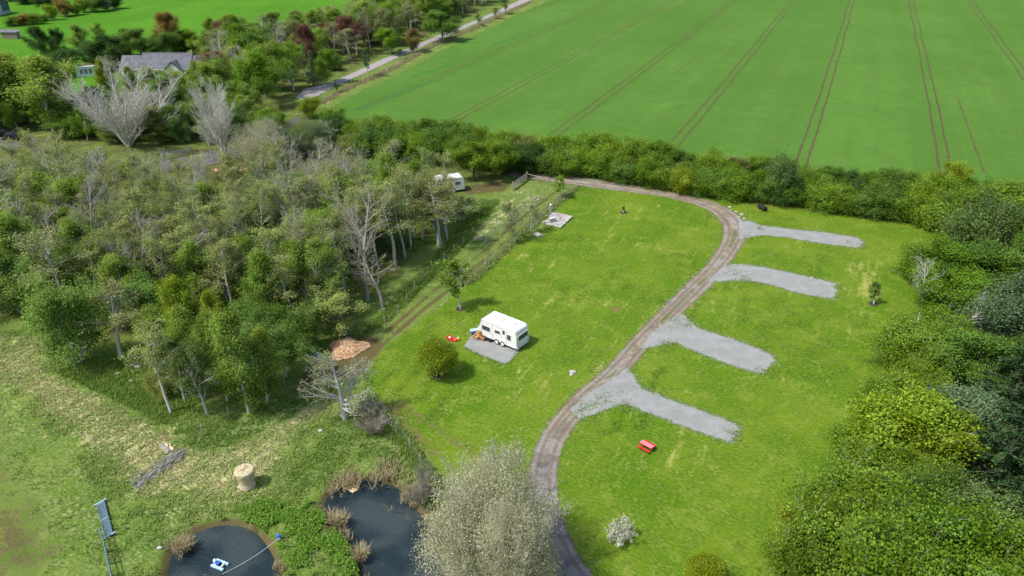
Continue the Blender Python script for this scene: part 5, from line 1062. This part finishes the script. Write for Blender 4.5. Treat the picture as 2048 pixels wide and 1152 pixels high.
# --- house
def roof_slope(name, parent, e0, e1, r1, r0, n, mat='slate', th=.07):
    e0, e1, r1, r0 = map(Vector, (e0, e1, r1, r0))
    def f(bm):
        up = (e1 - e0).cross(r0 - e0).normalized(); up = up if up.z > 0 else -up
        for i in range(n):
            t0, t1 = i / n, min(1, (i + 1.15) / n); a_, b_ = e0.lerp(r0, t0), e1.lerp(r1, t0); c_, d_ = e1.lerp(r1, t1), e0.lerp(r0, t1)
            m = max(2, int((b_ - a_).length / .9)); j = [rnd.uniform(0, .012) for _ in range(m + 1)]
            for k_ in range(m):
                p, q = a_.lerp(b_, k_ / m), a_.lerp(b_, (k_ + 1) / m); s1, s0 = d_.lerp(c_, (k_ + 1) / m), d_.lerp(c_, k_ / m)
                v = [bm.verts.new(p + up * (th + j[k_])), bm.verts.new(q + up * (th + j[k_])), bm.verts.new(s1 + up * .01), bm.verts.new(s0 + up * .01), bm.verts.new(p), bm.verts.new(q)]
                bm.faces.new(v[:4]); bm.faces.new((v[0], v[4], v[5], v[1]))
    return bobj(name, parent, mat, f)
HX0, HY0 = at(278, 139, 2.5); HX1 = at(381, 138, 2.5)[0]; RY = HY0 + 3.9; RZ = height_at(RY, 106)
hr = empty('bungalow', (HX0, HY0, 0), 0, 'white walled bungalow with grey tiled roofs and a small front gable', 'house')
Wm = HX1 - HX0; BY = 7.8; RZ = min(max(RZ, 4.6), 6.5)
for (x0, x1, y0, y1) in ((.2, Wm - .2, .3, BY - .3),): bx('wall', hr, 'render', ((x0 + x1) / 2, (y0 + y1) / 2, 1.25), (x1 - x0, y1 - y0, 2.5))
roof_slope('roof', hr, (0, 0, 2.5), (Wm, 0, 2.5), (Wm, BY / 2, RZ), (0, BY / 2, RZ), 14); roof_slope('roof', hr, (0, BY, 2.5), (Wm, BY, 2.5), (Wm, BY / 2, RZ), (0, BY / 2, RZ), 14)
for x in (.2, Wm - .2): prism('gable_wall', hr, 'render', [(.3, 2.5), (BY - .3, 2.5), (BY / 2, RZ - .15)], x - .1, x + .1, axis='X')
tube('ridge_cap', hr, 'slate', [(0, BY / 2, RZ + .04), (Wm, BY / 2, RZ + .04)], .12, 6)
bobj('bargeboard', hr, 'black', lambda bm: [box_bm(bm, (x, BY / 4 * (1 + 2 * k_), (2.5 + RZ) / 2 - .02), (.05, math.hypot(BY / 2, RZ - 2.5), .22), R3(x=math.atan2(RZ - 2.5, BY / 2) * (1 - 2 * k_))) for x in (-.03, Wm + .03) for k_ in (0, 1)])
bx('gutter', hr, 'white', (Wm / 2, -.08, 2.46), (Wm, .12, .12))
# wings
for (x0, x1, nm) in ((-5.4, -.02, 'l'), (Wm + .06, Wm + 3.6, 'r')):
    rz_ = RZ - .55; by = 6.6; bx('wall', hr, 'render', ((x0 + x1) / 2, .6 + by / 2, 1.25), (x1 - x0 - .3, by - .5, 2.5))
    roof_slope('roof', hr, (x0, .3, 2.45), (x1, .3, 2.45), (x1, .3 + by / 2, rz_), (x0, .3 + by / 2, rz_), 12); roof_slope('roof', hr, (x0, .3 + by, 2.45), (x1, .3 + by, 2.45), (x1, .3 + by / 2, rz_), (x0, .3 + by / 2, rz_), 12)
    xe = x0 if nm == 'l' else x1; prism('gable_wall', hr, 'render', [(.6, 2.45), (by, 2.45), (.3 + by / 2, rz_ - .15)], xe - .1 + (.2 if nm == 'l' else -.2), xe + .1 + (.2 if nm == 'l' else -.2), axis='X')
    bx('gutter', hr, 'white', ((x0 + x1) / 2, .22, 2.41), (x1 - x0, .12, .12))
gx = at(349, 139, 2.5)[0] - HX0; gw = 2.35; gz = 4.7; gy0 = -1.3
prism('gable_wall', hr, 'render', [(gx - gw + .15, 0), (gx + gw - .15, 0), (gx + gw - .15, 2.5), (gx, gz - .1), (gx - gw + .15, 2.5)], gy0 + .25, gy0 + .5)
for s_ in (-1, 1):
    roof_slope('roof', hr, (gx + s_ * gw, gy0, 2.45), (gx + s_ * gw, .2, 2.45), (gx, 3.2, gz + .02), (gx, gy0, gz + .02), 9); bx('wall', hr, 'render', (gx + s_ * (gw - .3), gy0 + .9, 1.22), (.2, 1.0, 2.44))
    bx('bargeboard', hr, 'black', (gx + s_ * gw / 2, gy0 - .04, (2.45 + gz) / 2), (math.hypot(gw, gz - 2.45), .06, .2), R3(y=s_ * math.atan2(gz - 2.45, gw)))
for wx, ww in ((gx - 4.6, 1.5), (gx - 7.4, 1.2), (gx + 3.4, .9), (-3.8, 1.3), (-1.8, 1.0)):
    f_ = bx('window', hr, 'glass', (wx, .27 if wx > 0 else .58, 1.45), (ww, .1, 1.1)); bobj('window_frame', f_, 'white', lambda bm: [box_bm(bm, (wx + k_, (.27 if wx > 0 else .58) - .05, z_), s_) for k_, z_, s_ in ((0, 2.03, (ww + .12, .06, .08)), (0, .87, (ww + .16, .1, .08)), (-ww / 2 - .03, 1.45, (.06, .06, 1.1)), (ww / 2 + .03, 1.45, (.06, .06, 1.1)), (0, 1.45, (.06, .06, 1.1)))])
d_ = bx('door', hr, 'black', (gx - 3.0, .28, 1.05), (.95, .1, 2.1)); bx('handle', d_, 'steel', (gx - 2.7, .2, 1.05), (.05, .05, .15))
bx('window', hr, 'glass', (gx, gy0 + .23, 1.4), (1.6, .1, 1.2))
# summerhouse
x, y = at(174, 151); r = empty('summerhouse', (x, y, 0), math.radians(14), 'pale green garden summerhouse with dark paired windows', 'summerhouse')
bx('wall', r, 'mint', (0, 0, 1.15), (4.4, 2.6, 2.3)); panel('roof', r, 'roofg', [(-2.4, -1.6, 2.62), (2.4, -1.6, 2.62), (2.4, 1.5, 2.34), (-2.4, 1.5, 2.34)], .1)
bobj('fascia', r, 'offw', lambda bm: box_bm(bm, (0, -1.35, 2.4), (4.6, .06, .22)))
for k_ in range(12): bx('cladding_board', r, 'mint', (0, -1.315, .12 + k_ * .19), (4.4, .03, .17))
for cx_ in (-.95, -.55, .15, .55, 1.3, 1.7):
    w_ = bx('window', r, 'glass', (cx_, -1.34, 1.35), (.32, .06, 1.25)); bobj('window_frame', w_, 'white', lambda bm: [box_bm(bm, (cx_ + k_, -1.36, 1.35), (.05, .06, 1.4)) for k_ in (-.19, .19)])
# paddock shed and barn
x, y = at(20, 76); r = empty('field_shelter', (x, y, 0), math.radians(-6), 'brown boarded field shelter with sloping grey roof in the paddock', 'shed')
for k_ in range(22): bx('wall_board', r, 'shed', (-1.2 + k_ * .24, -1.7, 1.05), (.22, .05, 2.1))
bx('wall', r, 'shed', (1.3, 0, 1.05), (5.3, .1, 2.1), R3()); bx('side_wall', r, 'shed', (4.0, -.85, 1.05), (.1, 1.7, 2.1)); bx('side_wall', r, 'shed', (-1.4, -.85, 1.05), (.1, 1.7, 2.1)); panel('roof', r, 'slate', [(-2.6, -2.1, 2.2), (4.4, -2.1, 2.2), (4.4, .5, 2.7), (-2.6, .5, 2.7)], .08); [tube('post', r, 'shed', [(-2.4, q, 0), (-2.4, q, 2.2)], .08) for q in (-1.9, .3)]
x, y = at(-30, 30); r = empty('barn', (x, y, 0), math.radians(4), 'dark green sheet barn with a pale roof at the top left corner', 'barn')
bx('plinth', r, 'stone', (0, 0, .6), (14, 12, 1.2)); bx('wall', r, 'barn', (0, 0, 2.7), (13.9, 11.9, 3.0))
roof_slope('roof', r, (-7.3, -6.3, 4.2), (7.3, -6.3, 4.2), (7.3, 0, 6.0), (-7.3, 0, 6.0), 6, 'roofg'); roof_slope('roof', r, (-7.3, 6.3, 4.2), (7.3, 6.3, 4.2), (7.3, 0, 6.0), (-7.3, 0, 6.0), 6, 'roofg')
for s_ in (-6.9, 6.9): prism('gable_wall', r, 'barn', [(-5.9, 4.2), (5.9, 4.2), (0, 5.9)], s_ - .05, s_ + .05, axis='X')
bx('door', r, 'roofg', (6.98, -1.5, 2.0), (.06, 3.4, 3.4))

# ------------------------------------------------------------------ ground cover
def blades(name, XY, h, wd, lean, mat, label, cat, dry=None, per=5, spread=.12, flat=0.0):
    rs = np.random.RandomState(len(name) * 17 + len(XY)); n = len(XY) * per
    B = np.repeat(XY, per, 0) + rs.normal(0, spread, (n, 2)); hh = h * rs.uniform(.5, 1.3, n); a_ = rs.rand(n) * 6.283
    d = np.stack([np.cos(a_), np.sin(a_)], 1); s = np.stack([-d[:, 1], d[:, 0]], 1) * (wd * rs.uniform(.6, 1.3, n))[:, None]; ln = d * (hh * lean * rs.uniform(.4, 1.4, n))[:, None]
    z0 = np.full(n, -.06); zt = hh * (1 - flat * rs.rand(n))
    V = np.stack([np.c_[B - s, z0], np.c_[B + s, z0], np.c_[B + s * .7 + ln * .5, zt * .65], np.c_[B + ln, zt], np.c_[B - s * .7 + ln * .5, zt * .65]], 1).reshape(-1, 3)
    i = np.arange(n)[:, None] * 5; Fq = np.concatenate([i + np.array([[0, 1, 2, 4]])]); Ft = i + np.array([[4, 2, 3]])
    at_ = {'leafvar': np.repeat(rs.rand(n), 5), 'dry': np.repeat(np.clip(np.repeat(dry if dry is not None else np.zeros(len(XY)), per) + rs.normal(0, .12, n), 0, 1), 5)}
    me = np_mesh(name, V, [Fq, Ft], False, at_, M[mat]); o = link(name, me); tag(o, label, cat, kind='stuff'); return o
def rand_in(poly, n, seed):
    rs = np.random.RandomState(seed); pl = np.array(poly); x0, y0 = pl.min(0); x1, y1 = pl.max(0); out = []; k_ = 0
    while k_ < n:
        X = rs.uniform(x0, x1, n * 2); Y = rs.uniform(y0, y1, n * 2); m = inside(pl, X, Y); out.append(np.stack([X[m], Y[m]], 1)); k_ += m.sum()
    return np.concatenate(out)[:n]
MEAD = gp([(-200, 660), (110, 660), (180, 725), (320, 780), (430, 840), (560, 790), (700, 720), (735, 740), (760, 820), (840, 930), (900, 1020), (960, 1240), (-300, 1240)])
Q = rand_in(MEAD, 26000, 1)
keep = np.ones(len(Q), bool)
for p in (pondA, pondB): keep &= sdf(p, Q[:, 0], Q[:, 1]) < -.4
Q = Q[keep]; Aq = ground_attrs(Q[:, 0], Q[:, 1]); n_ = fbm(Q[:, 0], Q[:, 1], 1.5)
keep = (Aq['soil'] < .45) & ((n_ > .42) | (Aq['dry'] > .5)); bl = np.array(gp([(-200, 760), (0, 760), (130, 900), (210, 1000), (210, 1240), (-300, 1240)])); keep &= ~(inside(bl, Q[:, 0], Q[:, 1]) & (_rs.rand(len(Q)) > .25))
Q = Q[keep]; blades('rough_grass', Q, .17, .035, .9, 'blade', 'rough tufted meadow grass, green and straw coloured', 'grass', np.clip(Aq['dry'][keep] * 1.5 - .25, 0, 1), 5, .16, .3)
# lush grass under the wood edge
Q = rand_in(gp([(105, 742), (180, 728), (330, 700), (420, 790), (330, 850), (230, 800)]), 3500, 2); blades('lush_grass', Q, .26, .03, .7, 'blade', 'dark lush long grass in front of the wood', 'grass', None, 5, .12)
Q = rand_in(gp([(700, 690), (800, 590), (880, 500), (960, 400), (1000, 400), (940, 480), (860, 560), (780, 640)]), 4000, 3); blades('lush_grass', Q, .3, .035, .7, 'blade', 'long grass between the wood and the wire fence', 'grass', None, 4, .15)
# grass fringe under the lawn fence and pads
def along(pl, n, jit, seed, closed=True):
    rs = np.random.RandomState(seed); pl = np.vstack([pl, pl[:1]]) if closed else pl; d = np.concatenate([[0], np.cumsum(np.hypot(*np.diff(pl, axis=0).T))]); t = rs.uniform(0, d[-1], n)
    return np.stack([np.interp(t, d, pl[:, 0]), np.interp(t, d, pl[:, 1])], 1) + rs.normal(0, jit, (n, 2))
Q = np.concatenate([along(catmull(gp(p), True, 1), 600, .2, 5 + i) for i, p in enumerate(PADS)] + [along(_to, 900, .1, 20, False), along(_ti, 900, .1, 21, False), along(np.array(gp(CPAD[2:9])), 350, .08, 22, False)])
mk = sdf(TRP, Q[:, 0], Q[:, 1]) < .12
for p in PADS: mk &= sdf(np.array(gp(p)), Q[:, 0], Q[:, 1]) < .2
Q = Q[mk]
blades('verge_grass', Q, .07, .03, .9, 'blade', 'ragged grass fringe creeping over the gravel edges', 'grass', np.full(len(Q), .12), 4, .08)
cl_ = []
for u, v, n_q, sp in ((1338, 690, 90, .5), (1252, 815, 70, .5), (1205, 800, 40, .8), (1182, 814, 40, .5), (1520, 457, 30, .4), (1470, 545, 60, 1.0), (1486, 557, 50, .6), (1674, 575, 40, .3), (1352, 640, 50, .6), (1372, 650, 25, .4), (1522, 742, 30, .3), (1472, 868, 50, .4), (1225, 782, 30, 1.2), (1330, 655, 30, 1.0), (1700, 485, 15, .4), (1290, 700, 50, 1.0), (1165, 830, 50, .8), (1490, 470, 40, .8)):
    cl_.append(np.array(at(u, v)) + np.random.RandomState(u).normal(0, sp, (n_q, 2)))
Q = np.concatenate(cl_); blades('gravel_weeds', Q, .10, .045, 1.0, 'blade', 'small weeds growing up through the gravel pitches', 'weeds', np.full(len(Q), .05), 4, .1)
rs = np.random.RandomState(77); Q = np.concatenate([along(np.array(gp(p)), 700, .3, 60 + i) for i, p in enumerate(PADS)] + [along(_to, 1600, .35, 70, False), along(_ti, 1600, .35, 71, False)] + [rand_in(gp(p), 500, 80 + i) for i, p in enumerate(PADS)])
sz = rs.uniform(.02, .06, (len(Q), 1)); a_ = rs.rand(len(Q)) * 6.28; V = np.concatenate([np.c_[Q + sz * np.stack([np.cos(a_ + t), np.sin(a_ + t)], 1), np.full(len(Q), .008)][:, None] for t in (0, 2.1, 4.2)] + [np.c_[Q, .012 + sz[:, 0] * 1.1][:, None]], 1).reshape(-1, 3)
i_ = np.arange(len(Q))[:, None] * 4; o = link('loose_stones', np_mesh('loose_stones', V, np.concatenate([i_ + np.array(t) for t in ([0, 1, 3], [1, 2, 3], [2, 0, 3])]), mat=P_['stone'])); tag(o, 'loose stones scattered over the gravel rims and the track', 'stones', kind='stuff')
Q = along(catmull(gp([(935, 568), (990, 520), (1050, 463), (1100, 420), (1155, 374)]), False, 1), 2400, .35, 30, False); blades('fence_grass', Q, .35, .035, .6, 'blade', 'long uncut grass along the lawn fence', 'grass', np.full(len(Q), .25), 4, .12)
Q = along(catmull(gp([(742, 812), (776, 852), (812, 884), (842, 932), (880, 975)]), False, 1), 1500, .4, 31, False); blades('fence_grass', Q, .3, .03, .6, 'blade', 'long grass along the fence above the pond', 'grass', np.full(len(Q), .1), 4, .12)
Q = along(catmull(gp([(640, 208), (690, 180), (770, 145), (830, 112), (880, 85), (930, 65), (990, 37), (1060, 5)]), False, 1), 4200, .55, 32, False); blades('verge_stalks', Q, .5, .05, .5, 'reed', 'strip of dead brown stalks between lane verge and crop', 'stalks', None, 4, .2)
# pond banks
for i, p in enumerate((pondA, pondB)):
    c0 = p.mean(0); Q = along(p, 1000, .24, 40 + i); d = sdf(p, Q[:, 0], Q[:, 1]); Q = Q[(d < .12)]; nn = fbm(Q[:, 0], Q[:, 1], 2.4); Q = Q[nn > .52]
    blades('pond_reeds', Q, .26, .028, .9, 'reed', 'dead brown reeds and grass fringing the %s pond' % ('larger' if i == 0 else 'left'), 'reeds', None, 5, .15)
def clump(u, v, n, h, rad, label):
    x, y = at(u, v); Q = np.random.RandomState(int(u)).normal(0, rad, (n, 2)) + np.array([x, y]); blades('reed_clump', Q, h, .03, 1.1, 'reed', label, 'reeds', None, 6, .08)
for u, v, n, h, rr, l in [(365, 1093, 80, 0.50, 0.40, 'tawny grass tussock on the left bank of the left pond'), (677, 1044, 60, .6, .25, 'brown tussock on the near bank between the ponds'), (722, 1112, 60, .6, .2, 'brown tussock low on the bank between the ponds'), (690, 965, 80, 0.43, 0.57, 'tawny tussock above the plank raft'), (775, 945, 100, 0.43, 0.80, 'brown reed bed at the head of the larger pond'), (830, 985, 100, 0.43, 0.69, 'brown reeds on the far bank of the larger pond'), (865, 1035, 75, 0.37, 0.57, 'pale reeds under the scrub by the larger pond')]: clump(u, v, n, h, rr, l)
# dock leaves between the ponds
DK = gp([(430, 1040), (490, 1015), (560, 985), (640, 1010), (660, 1050), (688, 1080), (712, 1120), (730, 1240), (590, 1240), (560, 1130), (530, 1085), (480, 1048)])
Q = rand_in(DK, 9000, 8)
for p in (pondA, pondB): Q = Q[sdf(p, Q[:, 0], Q[:, 1]) < -.5]
nn = fbm(Q[:, 0], Q[:, 1], 1.3); Q = Q[nn > .50]; rs = np.random.RandomState(4)
Q3 = np.repeat(Q, 3, 0) + rs.normal(0, .1, (len(Q) * 3, 2)); C3 = np.c_[Q3, rs.uniform(.03, .32, len(Q3))]
V, Fq, lv = leaves(rs, C3, .19, .55, .2, np.array([*np.array(DK).mean(0), -30]))
o = link('dock_plants', np_mesh('dock_plants', V, Fq, True, {'leafvar': lv, 'dry': np.repeat(np.clip(rs.normal(-.1, .25, len(Q3)), 0, 1), 4)}, M['dock'])); tag(o, 'broad green dock leaves crowding the bank between the ponds', 'plants', kind='stuff')
# undergrowth in the wood
Q = rand_in(gp(WB), 9000, 9); rs = np.random.RandomState(6); C3 = np.c_[np.repeat(Q, 2, 0) + rs.normal(0, .3, (len(Q) * 2, 2)), rs.uniform(.05, .9, len(Q) * 2) ** 1.3]
V, Fq, lv = leaves(rs, C3, .34, .6, .1, np.array([*np.array(gp(WB)).mean(0), -60])); o = link('undergrowth', np_mesh('undergrowth', V, Fq, True, {'leafvar': lv, 'dry': np.repeat((rs.rand(len(C3)) < .3) * .8, 4)}, M['dock'])); tag(o, 'green and brown undergrowth on the floor of the wood', 'undergrowth', kind='stuff')

# look-alikes that still share a label are told apart by their order from the left of the photograph
ORD = ['leftmost of these', 'second from left', 'third from left', 'fourth from left', 'fifth from left', 'sixth from left', 'seventh from left', 'eighth from left', 'ninth from left', 'tenth from left']
bpy.context.view_layer.update(); by = {}
for o in bpy.data.objects:
    if o.parent is None and o.get('label') and o.get('kind') is None: by.setdefault(o['label'], []).append(o)
for lab, os_ in by.items():
    if 1 < len(os_) < 4 and 13 < len(lab.split()) <= 15:
        os_.sort(key=lambda o: pix(o.location.x, o.location.y)[0])
        for o, w_ in zip(os_, ['leftmost', 'rightmost'] if len(os_) == 2 else ['leftmost', 'middle', 'rightmost']): o['label'] = w_ + ' ' + lab
    if len(os_) > 1 and len(lab.split()) <= 13:
        os_.sort(key=lambda o: pix(o.location.x, o.location.y)[0])
        for i, o in enumerate(os_):
            if i < 10: o['label'] = lab + ', ' + (ORD[i] if i < len(os_) - 1 else 'rightmost of these')
